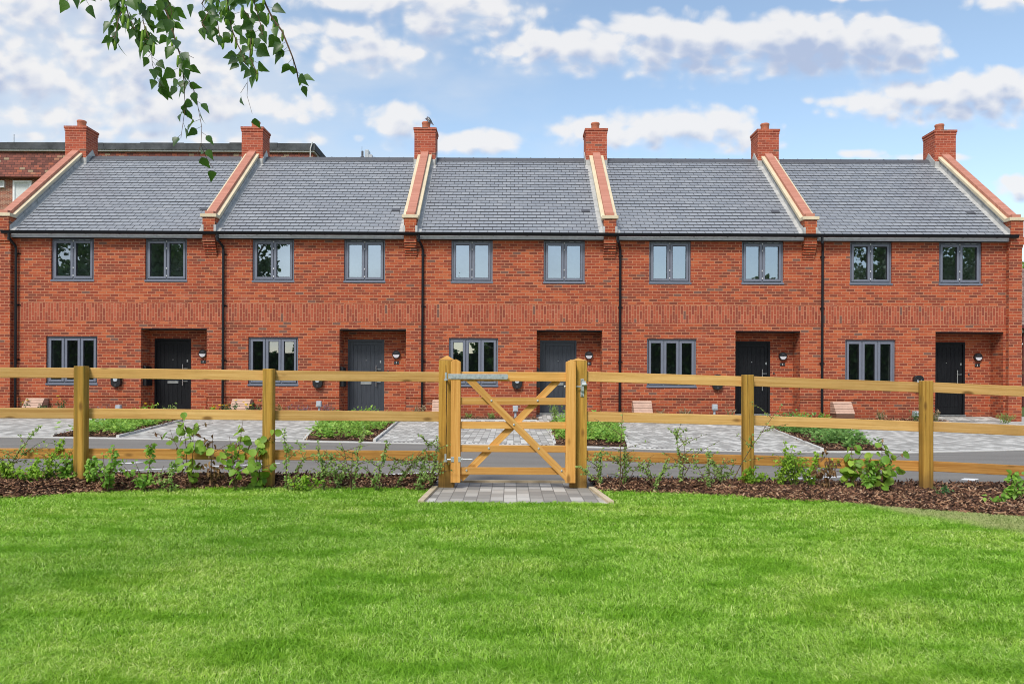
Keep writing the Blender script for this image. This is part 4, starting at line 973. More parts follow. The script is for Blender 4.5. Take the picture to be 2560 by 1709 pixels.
def bed_cover(k):
    q, mt = BEDS[k]; r = random.Random(70 + k)
    m = MB(); m.quad(*[(x, y, .022) for x, y in q]); m.quad(*[(x, y, -.02) for x, y in q][::-1])
    for a, b in zip(q, q[1:] + q[:1]): m.quad((a[0], a[1], -.02), (b[0], b[1], -.02), (b[0], b[1], .022), (a[0], a[1], .022))
    tag(m.build('flower_bed', MAT['soil']), kind='structure')
    m = MB()
    for a, b in ((q[0], q[3]), (q[1], q[2])): m.beam((a[0], a[1], .01), (b[0], b[1], .01), .06, .05)
    tag(m.build('bed_edging', MAT['conc']), kind='structure')
    X, Y = [], []
    while len(X) < 2600:
        x, y = r.uniform(-10, 8), r.uniform(11.5, 19.6)
        if inpoly((x, y), q): X.append(x); Y.append(y)
    chips('bark_mulch', np.array(X), np.array(Y), np.full(len(X), .03), 'bark chippings on ' + BL[k].split(' in ')[-1], 1.2)
    lv = Leaves(); n = 0
    cl = []
    while len(cl) < 120:
        x, y = r.uniform(-10, 8), r.uniform(11.5, 19.6)
        if inpoly((x, y), q):
            d = min(abs((b[0] - a[0]) * (y - a[1]) - (b[1] - a[1]) * (x - a[0])) / math.hypot(b[0] - a[0], b[1] - a[1]) for a, b in zip(q, q[1:] + q[:1]))
            if d > .10 + (.15 if y < 14.2 else 0) * r.random(): cl.append((x, y, r.uniform(.07, .30) * (1 if d > .3 else .65)))
    for (x, y, h) in cl:
        for _ in range(34):
            d = rv(r); d.z = abs(d.z); a = r.random() ** .5; s = h * 1.15
            lv.add((x + d.x * s * a, y + d.y * s * a, .03 + h * (1.25 * d.z * a + .15) ), Vector((d.x, d.y, r.uniform(-.2, .7))), Vector((r.gauss(0, .4), r.gauss(0, .4), 1)), r.uniform(.045, .09), r.uniform(.035, .06), 'ovate')
    me = new_mesh('ground_cover', lv.V, lv.F, [MAT[mt]], smooth=True)
    tag(link('ground_cover', me), BL[k], 'ground cover', kind='stuff')
for k in range(4): bed_cover(k)
# narrow mulched beds against the house fronts
for i in range(5):
    a = fx(PIPE[i], 1000) - (.3 if i else .1); b = fx(REC[i][0], 1000) - .02
    m = MB(); m.box(a, b, 20.25, YF + .05, -.02, .02); tag(m.build('flower_bed', MAT['soil']), kind='structure')
    m = MB(); m.box(a, b, 20.20, 20.25, -.02, .03); tag(m.build('bed_edging', MAT['conc']), kind='structure')
    n = 1500; chips('bark_mulch', a + (b - a) * RNG.random(n), 20.26 + .72 * RNG.random(n), .025 + .015 * RNG.random(n), 'bark chippings in the narrow bed under the ground floor window of house %d' % (i + 1), 1.5)

# ------------------------------------------------------------------ small things in front of the walls
MB_X = [(70, 'house 1 beside its left downpipe'), (590, 'house 2, half hidden by green plants'), (1095, 'house 3, partly behind the left gate post'), (1600, 'house 4, right of the gate'), (2104, 'house 5, showing its brown base')]
for i, (px, wh) in enumerate(MB_X):
    c = at(px + 8, 1030, 20.65); T = thing('meter_box', (c.x, 20.8, .02), 'beige slatted meter box at the foot of ' + wh, 'meter box', 'meter boxes along the house fronts')
    m = MB(); m.hexa([(c.x - .25, 20.62, .0), (c.x + .25, 20.62, .0), (c.x + .25, YF + .0, .0), (c.x - .25, YF + .0, .0), (c.x - .24, 20.60, .20), (c.x + .24, 20.60, .20), (c.x + .24, YF + .0, .20), (c.x - .24, YF + .0, .20)]); m.build('base', MAT['brown'], T)
    m = MB(); n = 5
    for k in range(n):
        z0, z1 = .20 + k * .065, .20 + (k + 1) * .065 - .007; y0 = 20.585 + k * .05; y1 = y0 + .042
        m.hexa([(c.x - .255, y0, z0), (c.x + .255, y0, z0), (c.x + .255, YF, z0), (c.x - .255, YF, z0), (c.x - .25, y1, z1), (c.x + .25, y1, z1), (c.x + .25, YF, z1), (c.x - .25, YF, z1)])
    bevel(m.build('lid', MAT['beige'], T), .004, 1)
for i, (px, py, wh) in enumerate(((296, 1012, 'house 1'), (797.5, 1002, 'house 2 among the lavender'), (1288.7, 1014, 'house 3, seen through the gate'), (1787, 1010, 'house 4 below its charger'), (2289, 1027, 'house 5 beside a fence post'))):
    c = at(px, py, 20.7); T = thing('outlet_post', (c.x, 20.7, .02), 'small grey outlet box on a short stalk at ' + wh, 'outlet box', 'grey outlet boxes along the house fronts')
    m = MB(); m.tube([(c.x, 20.74, 0), (c.x, 20.74, c.z - .05)], .032, 8); m.build('stalk', MAT['greybox'], T)
    m = MB(); m.box(c.x - .07, c.x + .07, 20.66, 20.76, c.z - .16, c.z); b = bevel(m.build('box', MAT['greybox'], T), .012, 2)
    m = MB(); m.box(c.x - .05, c.x + .05, 20.652, 20.662, c.z - .13, c.z - .02); m.build('cover', MAT['greybox3'] if 'greybox3' in MAT else MAT['greybox'], b)

def bush(name, label, px, py, Y, h, w, mat, n, ls, group, flowers=0, flower_mat='yellow', slim=False, seed=0, shape='slim'):
    r = random.Random(seed + int(px)); c = at(px, py, Y); z0 = .02; T = thing(name, (c.x, Y, z0), label, 'plant', group)
    m = MB(); lv = Leaves(); tips = []
    for k in range(9 if not slim else 14):
        a = r.uniform(0, 6.28); s = r.uniform(.3, 1) * w / 2; tip = Vector((c.x + math.cos(a) * s, Y + math.sin(a) * s, z0 + h * r.uniform(.65, 1)))
        b = Vector((c.x + math.cos(a) * s * .3, Y + math.sin(a) * s * .3, z0)); m.tube([b, (b + tip) / 2 + Vector((0, 0, h * .08)), tip], [.005, .004, .002], 4); tips.append((b, tip))
    for k in range(n):
        b, t = r.choice(tips); q = r.random() ** .7; p = b.lerp(t, q); d = rv(r, .9 if slim else .2); p += rv(r) * w * .07
        lv.add(p, d, rv(r, .5), ls * r.uniform(.7, 1.3), ls * (.22 if slim else .5), shape)
    m.build('stem', MAT['gstem'], T); lv.build('foliage', MAT[mat], T)
    for k in range(flowers):
        t = r.choice(tips)[1]; f = MB(); p = t + Vector((r.uniform(-.05, .05), -.03, r.uniform(.0, .08)))
        f.lathe([(.0, 0), (.02, .004), (.042, .014), (.03, .022), (0, .026)], p, 9); f.build('flower', MAT[flower_mat], T)
GR = 'plants in the beds along the house fronts'
for a in (('flowering_plant', 'leafy plant with a yellow daisy beside the far left downpipe', 62, 1035, 20.7, .50, .3, 'ever', 60, .06, GR, 2),
          ('shrub', 'small green shrub under the left side of the house 1 window', 116, 1040, 20.6, .36, .45, 'ever', 110, .06, GR, 0),
          ('flowering_plant', 'leafy plant with a yellow daisy under the house 1 window', 152, 1035, 20.6, .52, .35, 'ever', 80, .06, GR, 2),
          ('shrub', 'purplish low plant to the right of the leftmost fence post', 246, 1040, 20.6, .30, .6, 'lav', 130, .05, GR, 0),
          ('shrub', 'yellow green shrub with pale tips in front of door number 1', 372, 1040, 20.3, .42, .5, 'lime', 130, .06, GR, 1, 'yellow'),
          ('shrub', 'pale leaved shrub crossing the foot of door number 1', 418, 1042, 20.2, .36, .5, 'haw', 130, .06, GR, 0),
          ('shrub', 'low yellow green plant left of the second downpipe', 525, 1040, 20.6, .34, .5, 'lime', 120, .05, GR, 2),
          ('flowering_plant', 'plant with two yellow flowers at the foot of the second downpipe', 554, 1040, 20.5, .36, .3, 'ever', 60, .05, GR, 3),
          ('shrub', 'green shrub in front of the beige meter box of house 2', 580, 1040, 20.4, .42, .4, 'ever', 130, .06, GR, 1),
          ('flowering_plant', 'green plant dotted with yellow flowers left of the second fence post', 636, 1040, 20.5, .40, .5, 'ever', 140, .06, GR, 5),
          ('shrub', 'rusty brown shrub just right of the second fence post', 705, 1042, 20.6, .38, .5, 'rust', 130, .05, GR, 0)):
    bush(*a)
for a in (('lavender', 'purple lavender left of the grey outlet box of house 2', 752, 1042, 20.6, .34, .75, 'lav', 260, .06, 'lavender clumps', 0, 'yellow', True),
          ('lavender', 'purple lavender right of the grey outlet box of house 2', 818, 1042, 20.6, .38, .5, 'lav', 200, .06, 'lavender clumps', 0, 'yellow', True),
          ('shrub', 'pale sprigs standing in front of the foot of door number 2', 917, 1046, 20.0, .30, .5, 'lime', 60, .06, GR, 0),
          ('grass_tuft', 'dry straw grass tuft left of the meter box of house 3', 1046, 1042, 20.6, .36, .5, 'straw', 120, .09, 'straw grass tufts by the walls', 0, 'yellow', True),
          ('grass_tuft', 'small grey green tuft under the left of the house 3 window', 1171, 1048, 20.5, .16, .25, 'haw', 100, .06, 'small green tufts seen through the gate', 0, 'yellow', True),
          ('grass_tuft', 'small grey green tuft under the right of the house 3 window', 1228, 1048, 20.5, .16, .25, 'haw', 100, .06, 'small green tufts seen through the gate', 0, 'yellow', True),
          ('shrub', 'upright pale green shrub at the back of the bed by door number 3', 1390, 1056, 19.3, .46, .36, 'haw', 260, .06, GR, 0, 'yellow', True),
          ('grass_tuft', 'dry straw grass tuft right of the meter box of house 4', 1651, 1046, 20.6, .30, .5, 'straw', 90, .09, 'straw grass tufts by the walls', 0, 'yellow', True),
          ('grass_tuft', 'dry straw grass tuft left of the outlet box of house 4', 1718, 1046, 20.6, .32, .5, 'straw', 90, .09, 'straw grass tufts by the walls', 0, 'yellow', True),
          ('grass_tuft', 'dry straw grass tuft beside the porch of house 4', 1826, 1048, 20.5, .30, .4, 'straw', 60, .09, 'straw grass tufts by the walls', 0, 'yellow', True),
          ('shrub', 'low yellow green clump left of the downpipe of house 5', 2010, 1052, 20.4, .20, .6, 'lime', 160, .05, GR, 0),
          ('shrub', 'low yellow green clump at the foot of the downpipe of house 5', 2056, 1052, 20.4, .20, .35, 'lime', 100, .05, GR, 0),
          ('grass_tuft', 'thin grass tuft under the house 5 window', 2203, 1052, 20.5, .28, .35, 'straw', 90, .08, 'straw grass tufts by the walls', 0, 'yellow', True),
          ('grass_tuft', 'green tuft in front of the outlet box of house 5', 2290, 1056, 20.3, .26, .35, 'ever', 120, .07, GR, 0, 'yellow', True),
          ('grass_tuft', 'dry straw tuft at the left edge of the porch of house 5', 2340, 1052, 20.3, .26, .35, 'straw', 90, .08, 'straw grass tufts by the walls', 0, 'yellow', True),
          ('shrub', 'grey green bush at the foot of the far right brick pier', 2512, 1066, 19.6, .24, .5, 'haw', 240, .05, GR, 0, 'yellow', True)):
    bush(*a)

# ------------------------------------------------------------------ saplings in the bark mulch
def sapling(name, label, px, top, kind, base=None, lean=0, spread=.22, n=None, Y=None, seed=0, nst=3):
    r = random.Random(int(px) * 7 + seed); Y = Y or (fence_y(px) - .18 + (.12 if r.random() < .5 else -.06)); b0 = at(px, 1200, Y); zb = float(mound(np.array([b0.x]), np.array([Y]))[0])
    tp = at(px + lean, top, Y); h = max(.1, tp.z - zb); T = thing(name, (b0.x, Y, zb), label, 'sapling', 'young hedge plants along the fence')
    stems = MB(); L1 = Leaves(); L2 = Leaves(); pts = []
    for s in range(nst):
        f = 1 if s == 0 else r.uniform(.45, .9); sx = (tp.x - b0.x) * f + (0 if s == 0 else r.uniform(-1, 1) * spread); sy = r.uniform(-.1, .1)
        P_ = []
        for k in range(7):
            q = k / 6; P_.append(Vector((b0.x + r.uniform(-.012, .012) + sx * q ** 1.3, Y + sy * q + r.uniform(-.012, .012), zb - .02 + (h * f + .02) * q)))
        stems.tube(P_, [.0055 * (1 - .12 * k) for k in range(7)], 5); pts.append(P_)
        for k in range({'haw': 7, 'wisp': 5}.get(kind, 2)):
            j = r.randint(2, 5); a = r.uniform(0, 6.28); l = h * r.uniform(.2, .5); e = P_[j] + Vector((math.cos(a) * l, math.sin(a) * l * .6, l * r.uniform(.1, .7))); mm = (P_[j] + e) / 2 + Vector((0, 0, .01))
            stems.tube([P_[j], mm, e], [.003, .0022, .0013], 4); pts.append([P_[j], mm, e])
    cfg = {'haw': ('haw', 330, .022, .9, 'ovate', 0), 'hazel': ('hazel', 56, .074, .95, 'round', 18), 'dryhazel': ('dry', 70, .058, .5, 'slim', 0), 'wisp': ('lime', 360, .031, .7, 'ovate', 0), 'leafy': ('lime2', 170, .046, .75, 'ovate', 6), 'spike': ('haw', 320, .030, .6, 'ovate', 0), 'ever': ('ever', 160, .028, .6, 'ovate', 0)}[kind]
    mt, cnt, ls, wr, shp, nd = cfg; cnt = n or cnt
    for k in range(cnt + nd):
        P_ = pts[0] if r.random() < .35 else r.choice(pts); j = r.randint(1, len(P_) - 1); p = P_[j - 1].lerp(P_[j], r.random())
        if kind in ('hazel', 'leafy') and (p.z - zb) < h * .15: p.z += h * .2
        d = Vector((r.gauss(0, 1), r.gauss(0, .8), r.gauss(.1, .6))).normalized(); off = d * ls * (.25 if kind != 'hazel' else .35)
        if kind in ('hazel', 'leafy') : stems.tube([p, p + off], .0013, 3)
        if k >= cnt: L2.add(p + off, Vector((d.x, d.y, -1.2)), rv(r), ls * .7, ls * .25, 'slim', .8)
        else: L1.add(p + off, Vector((d.x, d.y, d.z - (.35 if kind != 'dryhazel' else 1.1))), Vector((r.gauss(0, .6), -abs(r.gauss(.5, .5)), r.gauss(.6, .5))), ls * r.uniform(.6, 1.25), ls * wr * r.uniform(.8, 1.1), shp, .25 if kind != 'dryhazel' else 1.0)
    stems.build('stem', MAT['stem'] if kind not in ('wisp', 'ever') else MAT['gstem'], T); L1.build('foliage', MAT[mt], T)
    if nd: L2.build('withered_foliage', MAT['dry'], T)
    return T
SP = [('sapling', 'long arching leafy shoot reaching up from the far left corner of the bed', 2, 1062, 'haw', 95), ('shrub', 'feathery bright green plant at the far left edge of the bed', 25, 1150, 'wisp', -10), ('shrub', 'low bright green bushy plant left of the leftmost fence post', 75, 1150, 'wisp', 0),
      ('sapling', 'wispy lime green shoot just left of the leftmost fence post', 112, 1098, 'wisp', 28), ('sapling', 'sapling with oval green leaves against the leftmost fence post', 165, 1140, 'leafy', 0),
      ('sapling', 'short leafy sapling immediately right of the leftmost fence post', 232, 1142, 'leafy', 8), ('sapling', 'leafy sapling with a thin tall shoot near the white road mark', 268, 1112, 'leafy', 20), ('sapling', 'slender small sapling standing alone midway between the two left posts', 368, 1112, 'leafy', 0),
      ('sapling', 'tall narrow sapling with round leaves topped by withered ones', 478, 1046, 'hazel', -12), ('sapling', 'bare withered sapling hung with curled brown leaves', 530, 1080, 'dryhazel', 12),
      ('sapling', 'large round leaved hazel sapling left of the second fence post', 592, 1052, 'hazel', 12), ('sapling', 'round leaved sapling leaning against the second fence post', 640, 1090, 'hazel', 12),
      ('sapling', 'upright spiky sapling right of the second fence post', 722, 1072, 'spike', -14), ('shrub', 'low lime green clump on the bark right of the second fence post', 768, 1185, 'wisp', 0),
      ('sapling', 'thin thorny sapling left of the tangled hawthorn', 812, 1112, 'haw', -18), ('sapling', 'tangled hawthorn sapling midway between second post and gate', 882, 1086, 'haw', 20),
      ('sapling', 'hawthorn sapling leaning right towards the hinge post of the gate', 985, 1090, 'haw', 110), ('sapling', 'small hawthorn sprig touching the hinge post of the gate', 1080, 1100, 'haw', 16),
      ('sapling', 'slender hawthorn sapling just right of the latch post', 1498, 1120, 'haw', 4), ('sapling', 'dark twiggy hawthorn sapling on the lower rail right of the gate', 1562, 1112, 'haw', 0), ('sapling', 'tall single thorny shoot right of the gate reaching the middle rail', 1548, 1014, 'haw', 12),
      ('sapling', 'hawthorn sapling with a bare pointed leader, left of the first post past the gate', 1702, 1072, 'haw', -10), ('sapling', 'hawthorn sapling with drooping side shoots left of the first post past the gate', 1770, 1125, 'haw', 10),
      ('sapling', 'long arching shoot crossing the first post right of the gate', 1822, 1008, 'haw', 140), ('shrub', 'bushy lime green plant at the foot of the first post right of the gate', 1870, 1168, 'wisp', 0), ('shrub', 'wide feathery lime green plant right of the first post past the gate', 1948, 1140, 'wisp', 20),
      ('sapling', 'feathery sprig above the lime green plant', 1990, 1105, 'wisp', -20), ('sapling', 'half withered sapling left of the round leaved pair', 2062, 1118, 'dryhazel', 5), ('sapling', 'round leaved hazel sapling, left one of the pair before the last post', 2128, 1112, 'hazel', 8),
      ('sapling', 'tall round leaved hazel sapling, right one of the pair before the last post', 2205, 1092, 'hazel', -10), ('shrub', 'tiny dark evergreen shrub just right of the last fence post', 2356, 1222, 'ever', 0), ('sapling', 'leafy sapling near the right edge of the picture', 2528, 1178, 'leafy', 6), ('shrub', 'small yellowing sprig low on the bark at the right edge', 2490, 1240, 'leafy', -4)]
SP += [('sapling', 'thin hawthorn sprig halfway between the withered sapling and the slender small one', 428, 1150, 'haw', 10), ('sapling', 'faint hawthorn sprig between the thorny sapling and the tangled hawthorn', 846, 1130, 'haw', -20),
       ('sapling', 'wiry hawthorn shoots left of the hawthorn that leans to the gate', 940, 1108, 'haw', 24), ('sapling', 'fine hawthorn shoots low against the gate hinge post', 1046, 1140, 'haw', 18), ('sapling', 'low spreading hawthorn shoots right of the tall thorny shoot', 1636, 1140, 'haw', 30),
       ('sapling', 'fine hawthorn sprays just left of the first post past the gate', 1810, 1150, 'haw', -26), ('sapling', 'lime sprays between the feathery plant and the half withered sapling', 2028, 1130, 'wisp', 20), ('sapling', 'yellow green leafy shoots between the round leaved pair', 2168, 1140, 'leafy', 0)]
for a in SP:
    nm, lb, px, top, kd, ln = a; kw = {}
    if kd == 'wisp': kw = dict(spread=.22, nst=6)
    if kd == 'ever': kw = dict(spread=.08, nst=5, Y=7.0)
    if 'single thorny' in lb: kw = dict(n=60, nst=1)
    if 'arching shoot' in lb: kw = dict(n=130, nst=1)
    if px > 2400: kw['Y'] = 6.75 if px != 2490 else 6.55
    if kd == 'leafy' and px > 2480 and px < 2500: kw['n'] = 40
    sapling(nm, lb, px, top, kd, lean=ln, **kw)

# ------------------------------------------------------------------ birch branches hanging in from the upper left
def birch():
    r = random.Random(5); T = thing('birch_tree', (-3.6, 1.6, 0), 'birch tree whose leafy twigs hang into the upper left of the view', 'tree')
    m = MB(); tk = [Vector((-3.6 + .03 * k * (k % 2), 1.6, 1.1 * k)) for k in range(7)]; m.tube(tk, [.15 - .018 * k for k in range(7)], 12); m.build('trunk', MAT['birchbark'], T, smooth=True)
    bo = MB(); bl = [Vector((-3.6, 1.6, 3.3)), Vector((-2.8, 1.8, 3.35)), Vector((-1.9, 2.1, 3.1)), Vector((-1.2, 2.3, 2.85)), Vector((-.7, 2.35, 2.62))]; bo.tube(bl, [.05, .038, .026, .016, .008], 8)
    bl2 = [Vector((-1.9, 2.1, 3.1)), Vector((-1.3, 2.15, 2.95)), Vector((-.95, 2.25, 2.68))]; bo.tube(bl2, [.02, .012, .006], 6)
    for k in range(16):
        a = r.uniform(0, 6.28); z = r.uniform(3.6, 6.3); e = Vector((-3.6 + math.cos(a) * r.uniform(.7, 1.7), 1.6 + math.sin(a) * r.uniform(.7, 1.6), z + .3)); b = Vector((-3.6, 1.6, z - .5)); bo.tube([b, (b + e) / 2 + Vector((0, 0, .2)), e, e + Vector((0, 0, -.6))], [.03, .02, .01, .004], 5)
    bo.build('bough', MAT['birchbark'], T)
    tw = MB(); lv = Leaves(); ck = MB()
    S = [([(230, -80), (262, -10)], .0016, 2), ([(330, -70), (350, -5)], .0016, 2), ([(455, -60), (472, 5)], .0016, 2),
         ([(600, -120), (620, -30), (640, 60), (605, 150), (590, 250), (575, 300)], .0022, 17), ([(640, -60), (680, 110), (730, 220), (790, 290), (880, 330)], .0018, 14), ([(780, -80), (785, 60), (800, 180), (840, 290)], .0018, 13),
         ([(880, -100), (920, 0), (975, 90), (1010, 180), (1045, 310), (1080, 420), (1100, 520), (1115, 640)], .0032, 26), ([(1115, 640), (1118, 760), (1122, 830), (1108, 930), (1088, 1070)], .0011, 5), ([(1150, 620), (1205, 730), (1225, 850), (1250, 980), (1245, 1110), (1215, 1200)], .0011, 9), ([(1240, 1110), (1290, 1230), (1340, 1300)], .0009, 1),
         ([(862, 400), (868, 500), (905, 600), (930, 660)], .0009, 7), ([(1210, -80), (1200, -10)], .0014, 1), ([(1330, -100), (1250, 30), (1300, 100), (1250, 180), (1280, 220)], .0018, 7), ([(1360, -80), (1400, 60), (1370, 160), (1390, 290)], .0018, 11),
         ([(1440, -80), (1460, 80), (1480, 220), (1530, 350), (1570, 430), (1590, 500)], .0022, 15), ([(1560, -60), (1560, 60), (1640, 170), (1630, 300), (1620, 440), (1680, 570)], .0018, 15), ([(1610, 560), (1600, 740), (1640, 880)], .0007, 1), ([(1600, 640), (1550, 720)], .0007, 1),
         ([(1640, -80), (1660, 40), (1700, 170), (1720, 270)], .0018, 9), ([(1700, -80), (1745, 40), (1800, 150), (1870, 240), (1915, 350), (1950, 440), (1985, 550), (2000, 640)], .0034, 13), ([(960, -60), (1000, 30), (1020, 120)], .0014, 5), ([(1150, 430), (1190, 450)], .0008, 1)]
    for si, (P_, rad, n) in enumerate(S):
        Yd = r.uniform(2.12, 2.42); pts = [at(100 + x / 3.091, y / 3.091, Yd + .03 * math.sin(k)) for k, (x, y) in enumerate(P_)]
        if P_[0][1] < -20:
            up = pts[0]; cand = [a.lerp(b, t / 8) for q in (bl, bl2) for a, b in zip(q, q[1:]) for t in range(9)]; hb = min(cand, key=lambda q: (Vector((q.x - up.x, q.y - up.y, 0))).length + .15 * (q - up).length); tw.tube([hb, hb.lerp(up, .3) + Vector(((up.x - hb.x) * .3, (up.y - hb.y) * .3, .04)), hb.lerp(up, .7) + Vector(((up.x - hb.x) * .2, (up.y - hb.y) * .2, 0)), up], [rad * 1.4, rad * 1.25, rad * 1.1, rad], 5)
        tw.tube(pts, [rad * (1 - .5 * k / len(pts)) for k in range(len(pts))], 5)
        n = int(n * 1.3) if n > 4 else n
        for k in range(n):
            t = (k + r.random() * .8) / n * (len(pts) - 1); j = min(int(t), len(pts) - 2); p = pts[j].lerp(pts[j + 1], t - j)
            if n == 1: p = pts[-1]
            d = Vector((r.gauss(0, .75), r.gauss(0, .5), -.9 + r.gauss(0, .35))).normalized(); q = p + Vector((d.x, d.y, d.z * .6)) * r.uniform(.014, .034)
            if n > 1: tw.tube([p, q], .0006, 3)
            L_ = r.uniform(.033, .046) * Yd / 2.3; lv.add(q, d, Vector((r.gauss(0, .7), -1, r.gauss(0, .8))), L_, L_ * r.uniform(.62, .8), 'birch', r.uniform(.1, .5))
            if n > 9 and r.random() < .28:
                c0 = p + Vector((r.uniform(-.01, .01), r.uniform(-.01, .01), -.004)); ck = MB(); ck.tube([c0, c0 - Vector((0, 0, .012)), c0 - Vector((.001, 0, .028)), c0 - Vector((.002, 0, .036))], [.002, .0042, .0042, .002], 7); ck.build('catkin', MAT['hazel'], T, smooth=True)
    for k in range(350):
        a = r.uniform(0, 6.28); q = r.random() ** .5; c = Vector((-3.6 + math.cos(a) * 1.8 * q, 1.6 + math.sin(a) * 1.7 * q, r.uniform(3.4, 6.6))); lv.add(c, rv(r, -1), rv(r), .06, .05, 'slim')
    tw.build('twig', MAT['stem'], T); lv.build('foliage', MAT['birchleaf'], T)
birch()

# ------------------------------------------------------------------ pigeon on the third chimney pot
def pigeon():
    c = at(1069.5, 305.5, YR); z = 9.315; T = thing('pigeon', (c.x, YR - .1, z), 'grey wood pigeon perched on a chimney pot', 'bird')
    K = 1 / (13.07 * F / YR); Z = lambda x, y: Vector((at(1020 + x / 13.07, 280 + y / 13.07, YR).x, YR - .1, at(1020 + x / 13.07, 280 + y / 13.07, YR).z)) - T.location
    P_ = [(Z(625, 205), .010), (Z(652, 198), .038), (Z(648, 245), .04), (Z(665, 300), .068), (Z(710, 330), .066), (Z(765, 375), .042), (Z(805, 415), .022), (Z(845, 468), .014)]
    me = bpy.data.meshes.new('pigeon_body'); me.from_pydata([p for p, _ in P_], [(k, k + 1) for k in range(len(P_) - 1)], []); o = link('body', me, T)
    o.modifiers.new('skin', 'SKIN'); me.skin_vertices or None
    for k, (p, rr) in enumerate(P_): me.skin_vertices[0].data[k].radius = (rr * .8, rr)
    me.skin_vertices[0].data[3].use_root = True
    o.modifiers.new('sub', 'SUBSURF').render_levels = 2; me.materials.append(plainc('pigeon_grey', (.16, .15, .17)))
    m = MB(); a, b = Z(690, 250) + T.location, Z(800, 380) + T.location; d = (b - a); n = Vector((-d.z, 0, d.x)).normalized() * .028
    m.prism([((a).x, (a).z), ((a + d * .3 + n).x, (a + d * .3 + n).z), ((a + d * .8 + n * .6).x, (a + d * .8 + n * .6).z), (b.x, b.z), ((a + d * .6 - n).x, (a + d * .6 - n).z), ((a + d * .2 - n).x, (a + d * .2 - n).z)], YR - .165, YR - .15); w = bevel(m.build('wing', plainc('pigeon_wing', (.05, .055, .065)), T), .006, 2)
    m = MB(); a, b = Z(672, 255) + T.location, Z(720, 312) + T.location; m.beam((a.x, YR - .167, a.z), (b.x, YR - .167, b.z), .016, .004, Vector((0, 1, 0)).cross((b - a).normalized())); m.build('wing_bar', MAT['white'], w)
    m = MB()
    for sx in (-.012, .018): m.tube([(c.x + sx, YR - .1, z - .003), (c.x + sx, YR - .1, z + .05)], .005, 5)
    m.build('leg', plainc('pigeon_leg', (.3, .08, .07)), T)
pigeon()

# ------------------------------------------------------------------ background
def old_block():
    Y = 48; a = at(-420, 350, Y); b = at(789, 359.5, Y); zt = b.z; zb = at(40, 444, Y).z; x0, x1 = -44, b.x
    T = thing('office_block', ((x0 + x1) / 2, Y, 0), 'older brown brick block with tile hung top storey behind the left houses', 'building')
    m = MB(); m.box(x0, x1 - .3, Y + .3, Y + 16, 0, zt - .8); m.build('wall', MAT['oldbrick'], T)
    m = MB(); m.hexa([(x0, Y - .25, zb), (x1, Y - .25, zb), (x1, Y + 16, zb), (x0, Y + 16, zb), (x0, Y + .05, zt - .55), (x1 - .2, Y + .05, zt - .55), (x1 - .2, Y + 16, zt - .55), (x0, Y + 16, zt - .55)]); m.build('tile_hanging', MAT['hungtile'], T)
    m = MB(); r = random.Random(3); x = x0
    while x < x1 - .1:
        e = min(x + r.uniform(1.5, 3.2), x1); m.box(x, e, Y - .2 + r.uniform(0, .03), Y + 15.9, zt - .46, zt - r.uniform(.0, .06)); x = e
    m.box(x0, x1 + .01, Y - .2, Y + 15.9, zt - .47, zt - .3); RF = m.build('roof', MAT['felt'], T)
    m = MB(); m.box(x0, x1 - .05, Y - .14, Y + 15.8, zt - .56, zt - .47); m.build('trim', plainc('weathered_trim', (.45, .46, .44)), RF)
    a, b = at(27, 449, Y), at(73.5, 515, Y); m = MB(); ring(m, a.x, b.x, b.z, a.z, .12, Y + .18, Y + .3); W_ = m.build('window', MAT['white'], T); m = MB(); m.box(a.x + .12, b.x - .12, Y + .24, Y + .29, b.z, a.z - .12); m.build('blind', plainc('pale_blind', (.6, .63, .62)), W_)
    a, b = at(-14, 450, Y), at(5.5, 463, Y); m = MB(); ring(m, a.x, b.x, b.z - .1, a.z, .06, Y + .14, Y + .3)
    for k in range(5): m.box(a.x + .06, b.x - .06, Y + .2, Y + .28, b.z + .06 * k, b.z + .06 * k + .03)
    m.build('louvre_vent', MAT['white'], T)
    c = at(35, 350, Y + 1); m = MB(); m.tube([(c.x, Y + 1, zt - .1), (c.x, Y + 1, at(35, 336, Y + 1).z)], .03, 6); m.build('aerial', MAT['greybox'], T)
    a, b = at(781, 358, Y - .25), at(776, 400, Y - .3); m = MB(); m.tube([(a.x, Y - .24, zt + .02), (b.x, Y - .3, zt - .4), (b.x, Y - .34, zt - 1.6)], .04, 6); m.build('cable', plainc('cable_grey', (.5, .5, .48)), T)
old_block()
def plant_room():
    Y = 52; z0 = at(917, 402, Y).z; a, b = at(890, 400, Y), at(945, 400, Y)
    T = thing('rooftop_plant', (a.x, Y, 0), 'distant flat roofed block whose grey vent housings poke above the second roof', 'building'); m = MB(); m.box(a.x - 3, b.x + 3, Y, Y + 6, 0, z0); m.build('wall', MAT['oldbrick'], T)
    for (xa, xb, yt) in ((912, 921.5, 374), (921.7, 930, 385.5)):
        p, q = at(xa, yt, Y + .5), at(xb, yt, Y + .5); m = MB(); m.box(p.x, q.x, Y + .5, Y + 1.2, z0, p.z); bevel(m.build('vent_housing', MAT['greybox'], T), .02, 1)
    c = at(906, 390, Y + .5); S_ = lambda y: at(906, y, Y + .5).z
    m = MB(); m.lathe([(.13, z0), (.14, S_(393)), (.075, S_(390)), (.075, S_(378)), (.0, S_(377))], (c.x, Y + .5, 0), 8); m.tube([(c.x - .03, Y + .5, S_(378)), (c.x - .03, Y + .5, S_(366))], .012, 5); m.build('finial', MAT['ridge'], T)
plant_room()
